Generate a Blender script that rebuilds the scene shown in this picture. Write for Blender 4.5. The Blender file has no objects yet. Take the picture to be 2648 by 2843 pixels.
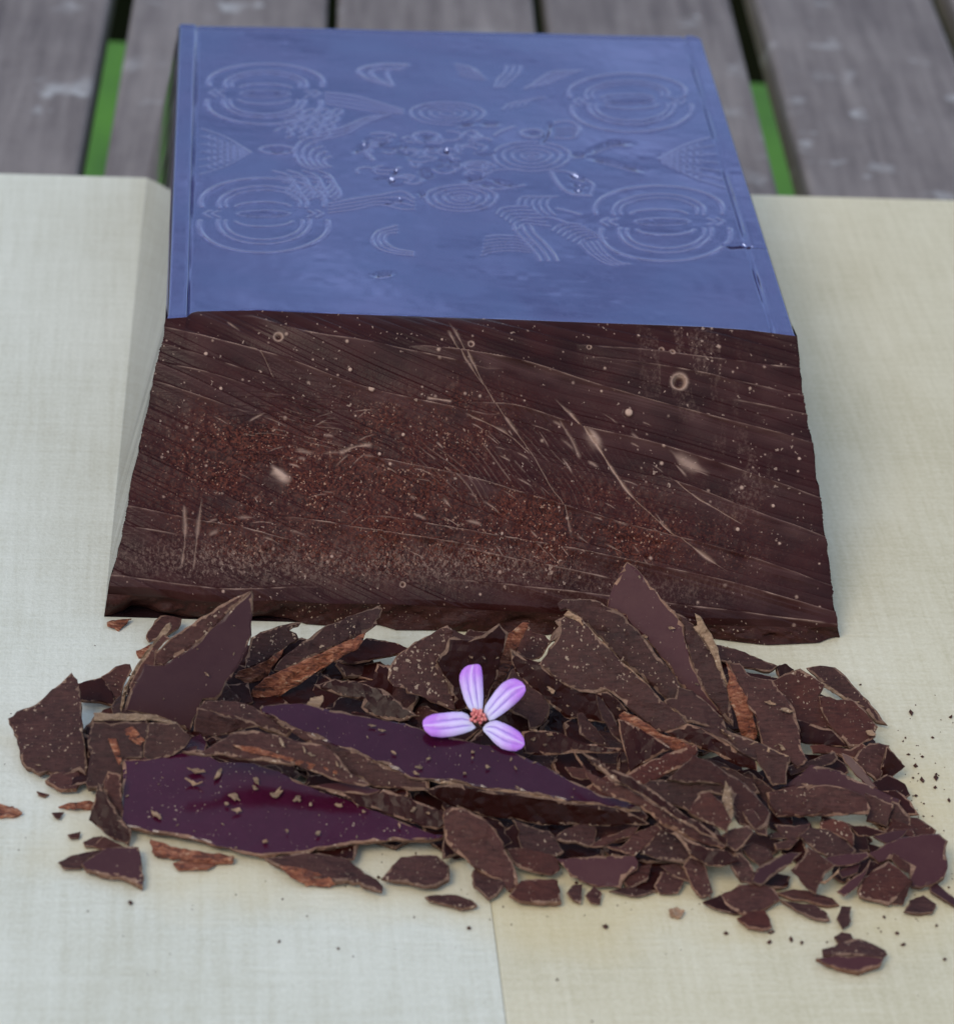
import bpy, bmesh, math, random
import numpy as np
from mathutils import Vector, noise
from mathutils.geometry import delaunay_2d_cdt

# ------------------------------------------------------------------ camera, sky, sun, exposure
CM = 0.01
PITCH, ROLL = math.radians(32.668), math.radians(4.895)
FPX, DIST = 5771.37, 47.096            # focal length in pixels of a 1852 px wide frame; distance in cm
TX, TY = 0.2283, -0.7329
IW, IH = 1852.0, 1988.37
SUN_ELEV, SUN_AZ = 50.0, 146.0          # azimuth measured from +Y (behind the block) towards -X
EXPOSURE = 0.34
FSTOP = 32.0

fw = np.array([0, math.cos(PITCH), -math.sin(PITCH)])
r0 = np.array([1.0, 0, 0]); u0 = np.cross(r0, fw)
cr, sr = math.cos(ROLL), math.sin(ROLL)
RT = cr * r0 + sr * u0
UP = -sr * r0 + cr * u0
CAM = np.array([TX, TY, 0]) - DIST * fw

sc = bpy.context.scene
col = sc.collection
cd = bpy.data.cameras.new('camera'); cam = bpy.data.objects.new('camera', cd); col.objects.link(cam)
from mathutils import Matrix
M = Matrix([[RT[i], UP[i], -fw[i], CAM[i] * CM] for i in range(3)] + [[0, 0, 0, 1]])
cam.matrix_world = M
cd.sensor_fit = 'HORIZONTAL'; cd.sensor_width = 36.0; cd.lens = FPX / IW * 36.0
cd.clip_start = 0.01; cd.clip_end = 200
cd.dof.use_dof = True; cd.dof.focus_distance = 0.436; cd.dof.aperture_fstop = FSTOP
sc.camera = cam

w = bpy.data.worlds.new('World'); sc.world = w; w.use_nodes = True
nt = w.node_tree; nt.nodes.clear()
out = nt.nodes.new('ShaderNodeOutputWorld'); bg = nt.nodes.new('ShaderNodeBackground')
sky = nt.nodes.new('ShaderNodeTexSky'); sky.sky_type = 'NISHITA'; sky.sun_disc = False
sky.sun_elevation = math.radians(SUN_ELEV); sky.sun_rotation = math.radians(-SUN_AZ)
sky.air_density = 1.3; sky.dust_density = 0.4; sky.ozone_density = 2.5
tc = nt.nodes.new('ShaderNodeTexCoord'); cn = nt.nodes.new('ShaderNodeTexNoise')
cn.inputs['Scale'].default_value = 11.0; cn.inputs['Detail'].default_value = 4.0; cn.inputs['Distortion'].default_value = 0.9
mp = nt.nodes.new('ShaderNodeMapping'); mp.inputs['Scale'].default_value = (1, 1, 2.2)
rp = nt.nodes.new('ShaderNodeValToRGB')
rp.color_ramp.elements[0].position = 0.41; rp.color_ramp.elements[0].color = (0, 0, 0, 1)
rp.color_ramp.elements[1].position = 0.64; rp.color_ramp.elements[1].color = (0.85, 0.85, 0.85, 1)
mx = nt.nodes.new('ShaderNodeMixRGB'); mx.inputs[2].default_value = (7.6, 9.0, 11.8, 1)
nt.links.new(tc.outputs['Generated'], mp.inputs[0]); nt.links.new(mp.outputs[0], cn.inputs['Vector'])
nt.links.new(cn.outputs['Fac'], rp.inputs[0]); nt.links.new(rp.outputs[0], mx.inputs[0])
nt.links.new(sky.outputs[0], mx.inputs[1]); nt.links.new(mx.outputs[0], bg.inputs[0])
bg.inputs[1].default_value = 0.115
nt.links.new(bg.outputs[0], out.inputs[0])

sl = bpy.data.lights.new('sun', 'SUN'); sl.energy = 1.35; sl.angle = math.radians(26); sl.color = (1.0, 0.87, 0.68)
so = bpy.data.objects.new('sun', sl); col.objects.link(so)
az = math.radians(SUN_AZ); el = math.radians(SUN_ELEV)
sd = Vector((-math.sin(az) * math.cos(el), math.cos(az) * math.cos(el), math.sin(el)))
so.rotation_euler = sd.to_track_quat('Z', 'Y').to_euler(); so.location = sd * 3

sc.view_settings.view_transform = 'Standard'; sc.view_settings.look = 'None'
sc.view_settings.gamma = 1.0; sc.view_settings.exposure = EXPOSURE; sc.view_settings.use_curve_mapping = False
sc.cycles.max_bounces = 8

# ------------------------------------------------------------------ pixel helpers (photograph pixels, 2648 wide) -> cm
K = IW / 2648.0
def ray(px):
    x, y = px[0] * K, px[1] * K
    d = fw + RT * ((x - IW / 2) / FPX) - UP * ((y - IH / 2) / FPX)
    return d
def at_z(px, z):
    d = ray(px); return CAM + d * ((z - CAM[2]) / d[2])
def on_plane(px, p0, n):
    d = ray(px); return CAM + d * (np.dot(p0 - CAM, n) / np.dot(d, n))
def kpx(x, y):                       # 1852-wide pixels -> photo pixels
    return (x / K, y / K)

# ------------------------------------------------------------------ materials
def newmat(name):
    m = bpy.data.materials.new(name); m.use_nodes = True
    t = m.node_tree; b = t.nodes['Principled BSDF']
    return m, t, b
class NB:
    def __init__(s, t): s.t = t
    def n(s, typ, **kw):
        x = s.t.nodes.new(typ)
        for k, v in kw.items(): setattr(x, k, v)
        return x
    def l(s, a, b): s.t.links.new(a, b)
    def coords(s, kind='Object', scale=(1, 1, 1), rot=(0, 0, 0), rnd=True):
        c = s.n('ShaderNodeTexCoord'); m = s.n('ShaderNodeMapping')
        m.inputs['Scale'].default_value = scale; m.inputs['Rotation'].default_value = rot
        s.l(c.outputs[kind], m.inputs[0])
        if rnd:
            o = s.n('ShaderNodeObjectInfo'); v = s.n('ShaderNodeVectorMath', operation='SCALE')
            v.inputs[0].default_value = (3.1, 1.7, 2.3); s.l(o.outputs['Random'], v.inputs['Scale'])
            s.l(v.outputs[0], m.inputs['Location'])
        return m.outputs[0]
    def noise(s, vec, scale, detail=4, rough=0.6, dist=0.0):
        x = s.n('ShaderNodeTexNoise'); x.inputs['Scale'].default_value = scale
        x.inputs['Detail'].default_value = detail; x.inputs['Roughness'].default_value = rough
        x.inputs['Distortion'].default_value = dist
        s.l(vec, x.inputs['Vector']); return x.outputs['Fac']
    def ramp(s, fac, stops):
        x = s.n('ShaderNodeValToRGB'); e = x.color_ramp.elements
        while len(e) < len(stops): e.new(0.5)
        for i, (p, c) in enumerate(stops):
            e[i].position = p; e[i].color = (*c, 1) if not isinstance(c, (int, float)) else (c, c, c, 1)
        s.l(fac, x.inputs[0]); return x.outputs[0]
    def mix(s, fac, a, b, mode='MIX'):
        x = s.n('ShaderNodeMixRGB', blend_type=mode)
        for i, v in ((0, fac), (1, a), (2, b)):
            if hasattr(v, 'links'): s.l(v, x.inputs[i])
            elif isinstance(v, (int, float)): x.inputs[i].default_value = v if i == 0 else (v, v, v, 1)
            else: x.inputs[i].default_value = (*v, 1)
        return x.outputs[0]
    def math(s, op, a, b=0.0):
        x = s.n('ShaderNodeMath', operation=op)
        for i, v in ((0, a), (1, b)):
            if hasattr(v, 'links'): s.l(v, x.inputs[i])
            else: x.inputs[i].default_value = v
        return x.outputs[0]
    def bump(s, h, strength, dist, bsdf):
        x = s.n('ShaderNodeBump'); x.inputs['Strength'].default_value = strength; x.inputs['Distance'].default_value = dist
        s.l(h, x.inputs['Height']); s.l(x.outputs[0], bsdf.inputs['Normal'])

def specks(g, vec, scale, lo, hi, noise_scale=60):
    """pale dust specks of uneven size: 1 on a speck"""
    nz = g.n('ShaderNodeTexNoise'); nz.inputs['Scale'].default_value = scale * 1.3; nz.inputs['Detail'].default_value = 2.0; g.l(vec, nz.inputs['Vector'])
    ofs = g.n('ShaderNodeVectorMath', operation='SCALE'); g.l(nz.outputs['Color'], ofs.inputs[0]); ofs.inputs['Scale'].default_value = 1.5 / scale
    ad_ = g.n('ShaderNodeVectorMath', operation='ADD'); g.l(vec, ad_.inputs[0]); g.l(ofs.outputs[0], ad_.inputs[1])
    v = g.n('ShaderNodeTexVoronoi'); v.inputs['Scale'].default_value = scale; g.l(ad_.outputs[0], v.inputs['Vector'])
    sep = g.n('ShaderNodeSeparateColor'); g.l(v.outputs['Color'], sep.inputs[0])
    size = g.math('MULTIPLY', g.math('POWER', sep.outputs[0], 4.0), hi)
    patch = g.ramp(g.noise(vec, noise_scale, 3), [(0.38, lo), (0.68, 1.0)])
    size = g.math('MULTIPLY', size, patch)
    return g.math('LESS_THAN', v.outputs['Distance'], size)

def choc(name, c0, c1, rough, ior, speck, speckcol, bump=0.25, streak=0.0, tint=None, coat=0.0):
    m, t, b = newmat(name); g = NB(t)
    v = g.coords()
    n1 = g.noise(v, 260, 5, 0.65); n2 = g.noise(v, 1900, 3, 0.7)
    f = g.math('ADD', g.math('MULTIPLY', n1, 0.6), g.math('MULTIPLY', n2, 0.4))
    if streak:
        vs = g.coords(scale=(1, 7, 3), rot=(0.3, 0.5, 0.7))
        f = g.math('ADD', g.math('MULTIPLY', f, 1 - streak), g.math('MULTIPLY', g.noise(vs, 420, 4, 0.7), streak))
    base = g.ramp(f, [(0.33, c0), (0.66, c1)])
    oi = g.n('ShaderNodeObjectInfo')
    var = g.ramp(oi.outputs['Random'], [(0.0, (0.72, 0.72, 0.74)), (0.5, (1.0, 0.98, 0.97)), (1.0, (1.25, 1.12, 1.05))])
    base = g.mix(1.0, base, var, 'MULTIPLY')
    if speck:
        s1 = specks(g, v, 1250, 0.10, speck * 0.9); s2 = specks(g, v, 2300, 0.25, speck * 1.1)
        s = g.math('MAXIMUM', s1, s2)
        base = g.mix(g.math('MULTIPLY', s, 0.75), base, speckcol)
    g.l(base, b.inputs['Base Color'])
    g.l(g.ramp(n1, [(0.3, rough * 0.8), (0.7, min(1, rough * 1.25))]), b.inputs['Roughness'])
    b.inputs['IOR'].default_value = ior; b.inputs['Specular IOR Level'].default_value = 0.5 if ior > 1.48 else (0.42 if ior > 1.455 else 0.18)
    if tint: b.inputs['Specular Tint'].default_value = (*tint, 1)
    if coat:
        b.inputs['Coat Weight'].default_value = coat; b.inputs['Coat Roughness'].default_value = 0.08
    g.bump(f, bump, 0.0006, b)
    return m

PALE = (0.36, 0.25, 0.17)
MAT = {}
MAT['m'] = choc('chocolate_cut', (0.016, 0.0044, 0.0034), (0.082, 0.0325, 0.0255), 0.48, 1.45, 0.46, PALE, 0.7, 0.45)
MAT['r'] = choc('chocolate_reddish', (0.022, 0.0048, 0.0034), (0.080, 0.0245, 0.0165), 0.48, 1.45, 0.42, PALE, 0.7, 0.45)
MAT['s'] = choc('chocolate_satin', (0.046, 0.0150, 0.0170), (0.056, 0.0205, 0.0215), 0.36, 1.45, 0.16, PALE, 0.06)
MAT['g'] = choc('chocolate_moulded', (0.030, 0.0026, 0.0120), (0.040, 0.0042, 0.0165), 0.16, 1.46, 0.30, PALE, 0.04)
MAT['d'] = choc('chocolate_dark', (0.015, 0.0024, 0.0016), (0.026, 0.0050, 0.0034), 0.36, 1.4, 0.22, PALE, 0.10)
MAT['e'] = choc('chocolate_broken_edge', (0.040, 0.016, 0.010), (0.24, 0.135, 0.085), 0.6, 1.45, 0.45, (0.42, 0.30, 0.20), 0.9, 0.4)
MAT['p'] = choc('chocolate_pale_crumb', (0.11, 0.06, 0.035), (0.40, 0.27, 0.17), 0.65, 1.45, 0.5, (0.5, 0.36, 0.24), 0.9, 0.5)
MAT['k'] = choc('chocolate_crumbled_rim', (0.035, 0.014, 0.009), (0.30, 0.18, 0.12), 0.6, 1.45, 0.5, (0.46, 0.33, 0.23), 0.9, 0.3)
# torn, fibrous fracture
m, t, b = newmat('chocolate_torn'); g = NB(t)
v = g.coords(scale=(1, 3.5, 2.2), rot=(0.2, 0.1, 0.45)); n1 = g.noise(v, 330, 5, 0.7, 1.2); n2 = g.noise(v, 1500, 4, 0.7)
f = g.math('ADD', g.math('MULTIPLY', n1, 0.7), g.math('MULTIPLY', n2, 0.3))
g.l(g.ramp(f, [(0.36, (0.030, 0.007, 0.004)), (0.48, (0.22, 0.055, 0.020)), (0.56, (0.38, 0.135, 0.060)), (0.66, (0.58, 0.36, 0.22))]), b.inputs['Base Color'])
b.inputs['Roughness'].default_value = 0.55; g.bump(f, 1.0, 0.0012, b); MAT['t'] = m

# ------------------------------------------------------------------ mesh helpers
def link(name, verts, faces, mats, parent=None, mi=None, smooth=False, origin=None):
    """verts in cm"""
    V = np.asarray(verts, float)
    o = np.array(origin if origin is not None else (0, 0, 0), float)
    me = bpy.data.meshes.new(name)
    me.from_pydata([tuple(p) for p in (V - o) * CM], [], [tuple(f) for f in faces])
    for mm in (mats if isinstance(mats, (list, tuple)) else [mats]): me.materials.append(mm)
    if mi is not None: me.polygons.foreach_set('material_index', np.asarray(mi, np.int32))
    if smooth: me.polygons.foreach_set('use_smooth', [True] * len(faces))
    me.update()
    ob = bpy.data.objects.new(name, me); col.objects.link(ob)
    if parent is not None:
        ob.parent = parent
        ob.location = Vector(o * CM) - parent.location
    else: ob.location = Vector(o * CM)
    return ob
def tag(o, label=None, cat=None, group=None, kind=None):
    if label: o['label'] = label
    if cat: o['category'] = cat
    if group: o['group'] = group
    if kind: o['kind'] = kind
    return o
def empty(name, loc_cm):
    o = bpy.data.objects.new(name, None); col.objects.link(o); o.location = Vector(np.asarray(loc_cm, float) * CM); return o
def rot2(x, y, a): return (math.cos(a) * x - math.sin(a) * y, math.sin(a) * x + math.cos(a) * y)
def bevel_box(name, x0, x1, y0, y1, z0, z1, yaw, mat, bev=0.06, parent=None, seg=2):
    bm = bmesh.new()
    bmesh.ops.create_cube(bm, size=1)
    for vv in bm.verts:
        vv.co = Vector(((x1 - x0) * vv.co.x, (y1 - y0) * vv.co.y, (z1 - z0) * vv.co.z)) * CM
    bmesh.ops.bevel(bm, geom=list(bm.edges), offset=bev * CM, segments=seg, affect='EDGES', profile=0.5)
    me = bpy.data.meshes.new(name); bm.to_mesh(me); bm.free(); me.materials.append(mat)
    ob = bpy.data.objects.new(name, me); col.objects.link(ob)
    cx, cy = rot2((x0 + x1) / 2, (y0 + y1) / 2, yaw)
    ob.location = (cx * CM, cy * CM, (z0 + z1) / 2 * CM); ob.rotation_euler = (0, 0, yaw)
    if parent is not None:
        ob.parent = parent; ob.location = ob.location - parent.location
    return ob

# ------------------------------------------------------------------ setting: lawn, slatted table, board
LAWN_Z = -62.0
m, t, b = newmat('lawn_green'); g = NB(t); v = g.coords(rnd=False)
g.l(g.ramp(g.noise(v, 9, 5, 0.7), [(0.3, (0.022, 0.085, 0.002)), (0.7, (0.065, 0.20, 0.005))]), b.inputs['Base Color']); b.inputs['Roughness'].default_value = 0.8
S = 4000
lawn = link('lawn', [(-S, -S, LAWN_Z), (S, -S, LAWN_Z), (S, S, LAWN_Z), (-S, S, LAWN_Z)], [(0, 1, 2, 3)], m)
tag(lawn, 'green lawn showing through the gaps between the grey slats', kind='structure')

# weathered slats
m, t, b = newmat('weathered_slat'); g = NB(t)
v = g.coords(); vs = g.coords(scale=(6, 0.5, 1))
n1 = g.noise(v, 22, 5, 0.65); n2 = g.noise(vs, 60, 5, 0.6)
base = g.ramp(g.math('ADD', g.math('MULTIPLY', n1, 0.5), g.math('MULTIPLY', n2, 0.5)), [(0.35, (0.085, 0.066, 0.062)), (0.62, (0.190, 0.160, 0.145))])
lich = g.ramp(g.noise(v, 85, 4, 0.6), [(0.58, 0.0), (0.70, 1.0)])
lich = g.math('MULTIPLY', lich, g.ramp(g.noise(v, 17, 2), [(0.42, 0.0), (0.60, 1.0)]))
base = g.mix(g.math('MULTIPLY', lich, 0.75), base, (0.42, 0.42, 0.41))
g.l(base, b.inputs['Base Color']); b.inputs['Roughness'].default_value = 0.75; g.bump(n1, 0.5, 0.002, b)
SLATM = m
m, t, b = newmat('dark_beam'); b.inputs['Base Color'].default_value = (0.02, 0.014, 0.01, 1); b.inputs['Roughness'].default_value = 0.8; BEAMM = m

SYAW = math.radians(4.342)
SLZ = -1.8                                    # top of slats = underside of board
def slat_x(px):                               # slat-local x of a pixel on the slat plane
    p = at_z(px, SLZ); return rot2(p[0], p[1], -SYAW)[0]
gaps = [(slat_x(kpx(213, 0)), slat_x(kpx(258, 0))), (slat_x(kpx(637, 0)), slat_x(kpx(656, 0))),
        (slat_x(kpx(1035, 0)), slat_x(kpx(1058, 0))), (slat_x(kpx(1418, 0)), slat_x(kpx(1470, 0))), (slat_x(kpx(1812, 0)), slat_x(kpx(1850, 0)))]
tbl = empty('slatted_table', (0, 5, LAWN_Z))
tag(tbl, 'weathered grey slatted wooden garden table with lichen spots under the pale board', 'table')
spans = [(gaps[i][1], gaps[i + 1][0]) for i in range(4)]
pw = gaps[1][0] - gaps[0][1]
x = gaps[0][0]
for i in range(4): spans.append((x - pw - 0.02, x)); x -= pw + 0.36
x = gaps[4][1]
for i in range(4): spans.append((x, x + pw)); x += pw + 0.36
for k, (a, c) in enumerate(sorted(spans)):
    bevel_box('slat', a, c, -24, 34, SLZ - 1.0, SLZ, SYAW, SLATM, 0.12, tbl)
# cross beam under the slats, placed so that it closes the far part of the gaps
ZB = SLZ - 1.0
P1, P2 = at_z(kpx(232, 84), ZB - 4.5), at_z(kpx(1478, 165), ZB - 4.5)
byaw = math.atan2(P2[1] - P1[1], P2[0] - P1[0])
ly = rot2(P1[0], P1[1], -byaw)[1]
bevel_box('cross_beam', -27, 27, ly, ly + 6.0, ZB - 4.5, ZB - 0.003, byaw, BEAMM, 0.1, tbl)
bevel_box('cross_beam', -27, 27, -20, -14, ZB - 4.5, ZB - 0.003, byaw, BEAMM, 0.1, tbl)
for sx in (-22, 22):
    for yy in (ly + 3, -17):
        bevel_box('leg', sx - 2, sx + 2, yy - 2, yy + 2, LAWN_Z, ZB - 4.503, byaw, BEAMM, 0.1, tbl)

# pale wooden board made of staves
BYAW = math.radians(7.2897); BYB = 10.691
def woodmat(name, ca, cb, cc):
    m, t, b = newmat(name); g = NB(t)
    v = g.coords(rnd=True); va = g.coords(scale=(1, 14, 1)); vb = g.coords(scale=(16, 0.8, 1))
    n0 = g.noise(v, 26, 4, 0.55); n1 = g.noise(va, 95, 4, 0.6); n2 = g.noise(vb, 60, 4, 0.6); n3 = g.noise(v, 1500, 3, 0.7)
    f = g.math('ADD', g.math('ADD', g.math('MULTIPLY', n0, 0.30), g.math('MULTIPLY', n1, 0.18)), g.math('ADD', g.math('MULTIPLY', n2, 0.24), g.math('MULTIPLY', n3, 0.28)))
    base = g.ramp(f, [(0.36, ca), (0.5, cb), (0.64, cc)])
    # faint yellow-brown tint around the shavings
    gm = g.n('ShaderNodeNewGeometry'); sx = g.n('ShaderNodeMapping'); sx.vector_type = 'POINT'
    sx.inputs['Scale'].default_value = (1 / 0.078, 1 / 0.036, 0.0); sx.inputs['Location'].default_value = (-0.10, 2.12, 0)
    g.l(gm.outputs['Position'], sx.inputs[0])
    ln = g.n('ShaderNodeVectorMath', operation='LENGTH'); g.l(sx.outputs[0], ln.inputs[0])
    d = g.math('ADD', ln.outputs['Value'], g.math('MULTIPLY', g.math('SUBTRACT', n0, 0.5), 0.9))
    st = g.ramp(d, [(0.80, 0.42), (1.12, 0.0)])
    base = g.mix(st, base, (0.56, 0.43, 0.20))
    # knots / specks
    kn = g.ramp(g.noise(v, 120, 2), [(0.74, 0.0), (0.80, 0.35)])
    base = g.mix(kn, base, (0.36, 0.27, 0.15))
    g.l(base, b.inputs['Base Color']); b.inputs['Roughness'].default_value = 0.62; b.inputs['IOR'].default_value = 1.4
    g.bump(g.math('ADD', g.math('MULTIPLY', n3, 0.6), g.math('MULTIPLY', n1, 0.4)), 0.35, 0.0005, b)
    return m
W1 = woodmat('pale_wood_cool', (0.47, 0.445, 0.335), (0.565, 0.55, 0.445), (0.65, 0.635, 0.53))
W2 = woodmat('pale_wood_warm', (0.45, 0.395, 0.25), (0.55, 0.49, 0.335), (0.63, 0.575, 0.42))
brd = empty('cutting_board', (0, 0, SLZ))
tag(brd, 'pale wooden cutting board of glued staves lying on the grey slats', 'cutting board')
sp = at_z(kpx(972, 1900), 0); seam = rot2(sp[0], sp[1], -BYAW)[0]
for a, c, mm in ((seam - 14.5, seam - 0.003, W1), (seam + 0.003, seam + 14.5, W2)):
    bevel_box('stave', a, c, -15, BYB, SLZ + 0.003, 0, BYAW, mm, 0.012, brd, 2)
# ------------------------------------------------------------------ chocolate block
H = 3.235
BLK = math.radians(6.121)
def R3(x, y, z):
    a, c = rot2(x, y, BLK); return np.array([a, c, z])
def polyline(pts, n):
    P = np.array(pts, float); d = np.r_[0, np.cumsum(np.linalg.norm(np.diff(P, axis=0), axis=1))]
    t = np.linspace(0, d[-1], n)
    return np.stack([np.interp(t, d, P[:, i]) for i in range(P.shape[1])], 1)
def smooth_noise1(n, rng, scale):
    k = max(4, int(n / scale)); a = rng.normal(size=k + 3); x = np.linspace(0, k, n); i = x.astype(int); f = x - i; f = f * f * (3 - 2 * f)
    return a[i] * (1 - f) + a[i + 1] * f
RNG = np.random.default_rng(7)
def vnoise(a, b, s, seed):
    """value noise on arrays a,b with feature size s (cm)"""
    r = np.random.default_rng(seed); T = r.normal(size=(256, 256))
    x = a / s + 1000.3; y = b / s + 1000.7; i = np.floor(x).astype(int); j = np.floor(y).astype(int)
    fx = x - i; fy = y - j; fx = fx * fx * (3 - 2 * fx); fy = fy * fy * (3 - 2 * fy)
    g = lambda p, q: T[p % 256, q % 256]
    return (g(i, j) * (1 - fx) + g(i + 1, j) * fx) * (1 - fy) + (g(i, j + 1) * (1 - fx) + g(i + 1, j + 1) * fx) * fy
def window(A, B, P, maxd):
    """row/column slice of the grid that a polyline can touch"""
    P = np.asarray(P); m = (A > P[:, 0].min() - maxd) & (A < P[:, 0].max() + maxd) & (B > P[:, 1].min() - maxd) & (B < P[:, 1].max() + maxd)
    r = np.flatnonzero(m.any(1)); c = np.flatnonzero(m.any(0))
    if len(r) == 0: return None
    return (slice(r[0], r[-1] + 1), slice(c[0], c[-1] + 1))
def seg_dist(A, B, pts, maxd=None):
    P = np.array(pts); L = np.r_[0, np.cumsum(np.linalg.norm(np.diff(P, axis=0), axis=1))]
    D = np.full(A.shape, 1e9); T = np.zeros(A.shape)
    for k in range(len(P) - 1):
        p, q = P[k], P[k + 1]; d = q - p; l2 = max(d @ d, 1e-12)
        t = np.clip(((A - p[0]) * d[0] + (B - p[1]) * d[1]) / l2, 0, 1)
        dd = np.hypot(A - p[0] - t * d[0], B - p[1] - t * d[1])
        better = dd < D
        D = np.where(better, dd, D); T = np.where(better, (L[k] + t * (L[k + 1] - L[k])) / L[-1], T)
    return D, T
def catmull(pts, sub=8):
    P = [np.array(p, float) for p in pts]; P = [2 * P[0] - P[1]] + P + [2 * P[-1] - P[-2]]; o = []
    for i in range(1, len(P) - 2):
        for k in range(sub):
            t = k / sub
            o.append(0.5 * (2 * P[i] + (P[i + 1] - P[i - 1]) * t + (2 * P[i - 1] - 5 * P[i] + 4 * P[i + 1] - P[i + 2]) * t * t + (3 * P[i] - P[i - 1] - 3 * P[i + 1] + P[i + 2]) * t ** 3))
    o.append(P[-2]); return [tuple(x) for x in o]

blk = empty('chocolate_block', R3(0, 3, 0))
tag(blk, 'thick dark chocolate block with a moulded ornament on top and a slanting knife-cut face', 'chocolate block')

# --- outline of the pieces, from the photograph
TL, TR = at_z(kpx(345, 45), H), at_z(kpx(1364, 67), H)
front_px = [(459, 884), (490, 882), (518, 880), (532, 868), (548, 864), (711, 861), (860, 868), (1002, 873), (1200, 880), (1400, 886), (1556, 892), (1800, 901), (1950, 907), (2080, 916), (2140, 924), (2213, 933)]
front3 = np.array([at_z(p, H) for p in front_px])
NS, NT = 760, 860
fr = polyline(front3, NS + 1); fr[:, 2] = H
bk = np.array([TL + (TR - TL) * s for s in np.linspace(0, 1, NS + 1)])
# round the far right corner a little
s = np.linspace(0, 1, NS + 1)
ycor = np.clip((s - 0.965) / 0.035, 0, 1); bk[:, 1] -= 0.30 * (1 - np.sqrt(np.clip(1 - ycor ** 2, 0, 1)))
# denser rows where needed: plain linear
tt = np.linspace(0, 1, NT + 1)[:, None]
G = bk[None] * (1 - tt[..., None]) + fr[None] * tt[..., None]         # (NT+1, NS+1, 3)
X = G[..., 0]; Y = G[..., 1]
loc = lambda p: np.array(rot2(p[0], p[1], -BLK))
U, Vv = rot2(X, Y, -BLK)                                               # block-local cm
def tp(px): return loc(at_z(px, H))
RELIEF, RELIEF_IN = 0.85, 0.95
hgt = np.zeros_like(U)
wear_glint = np.zeros_like(U)
def stroke(pts, wd=0.030, amp=0.020, spline=True, taper=0.0):
    P = [tp(p) for p in (catmull(pts, 5) if spline and len(pts) > 2 else pts)]
    w_ = window(U, Vv, P, wd * 3.0)
    if w_ is None: return
    D, T = seg_dist(U[w_], Vv[w_], P)
    k = np.exp(-(D / wd) ** 2)
    if taper: k = k * np.clip(np.minimum(T, 1 - T) / taper, 0.15, 1)
    amp = amp * (RELIEF if amp > 0 else RELIEF_IN)
    hgt[w_] = np.where(amp * k > np.abs(hgt[w_]), amp * k, hgt[w_]) if amp > 0 else hgt[w_] + amp * k
def ell(cx, cy, rx, ry, a0=0, a1=360, n=44, **kw):
    pts = [(cx + rx * math.cos(math.radians(a)), cy + ry * math.sin(math.radians(a))) for a in np.linspace(a0, a1, n)]
    stroke(pts, spline=False, **kw)
def motif(cu, cl, ru, rl):
    """two overlapping rosettes, each of nested rings, with bars and a hollow lens between"""
    for (cx, cy), (rx, ry), up in ((cu, ru, True), (cl, rl, False)):
        a = (170, 370) if up else (-10, 190)
        ell(cx, cy, rx, ry, *a, wd=0.036, amp=0.024)
        ell(cx, cy + (6 if up else -6), rx * 0.71, ry * 0.76, *a, wd=0.032, amp=0.022)
        ell(cx, cy + (6 if up else -6), rx * 0.60, ry * 0.60, *a, wd=0.028, amp=0.020)
        ell(cx, cy + (14 if up else -14), rx * 0.44, ry * 0.22, *((190, 350) if up else (10, 170)), wd=0.03, amp=0.02)
    mx_, my = (cu[0] + cl[0]) / 2, (cu[1] + cl[1]) / 2
    ell(mx_, my, ru[0] * 0.42, 9, wd=0.024, amp=0.016)
    stroke([(mx_ - ru[0] * 0.33, my), (mx_, my + 1), (mx_ + ru[0] * 0.33, my)], wd=0.05, amp=-0.055, taper=0.3)
    for sgn in (-1, 1):
        stroke([(mx_ + sgn * ru[0] * 0.72, my - 8), (mx_ + sgn * ru[0] * 0.82, my), (mx_ + sgn * ru[0] * 0.72, my + 9)], wd=0.028, amp=0.018)
        stroke([(mx_ + sgn * ru[0] * 0.86, my - 9), (mx_ + sgn * ru[0] * 0.95, my), (mx_ + sgn * ru[0] * 0.86, my + 10)], wd=0.028, amp=0.018)
motif((738, 229), (733, 289), (159, 52), (159, 55))
motif((730, 562), (733, 627), (172, 67), (180, 77))
motif((1741, 257), (1754, 302), (162, 53), (167, 63))
motif((1829, 581), (1848, 649), (178, 66), (181, 75))
for cx, cy, rs, q in ((1476, 435, (106, 80, 54, 28, 10), 0.39), (1280, 550, (98, 74, 48, 24, 8), 0.37), (1242, 316, (102, 76, 48, 22), 0.31)):
    for r_ in rs: ell(cx, cy, r_, r_ * q, wd=0.028, amp=0.024)
def z5(*p): return [(1250 + a / 3.0867, 450 + c / 3.0867) for a, c in p]
def z4(*p): return [(1000 + a / 2.6457, 250 + c / 2.6457) for a, c in p]
def z6(*p): return [(1550 + a / 3.0867, 150 + c / 3.0867) for a, c in p]
def z1(*p): return [(500 + a / 3.0867, 150 + c / 3.0867) for a, c in p]
def z2(*p): return [(500 + a / 3.0867, 400 + c / 3.0867) for a, c in p]
def z3(*p): return [(950 + a / 3.0867, 150 + c / 3.0867) for a, c in p]
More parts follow.
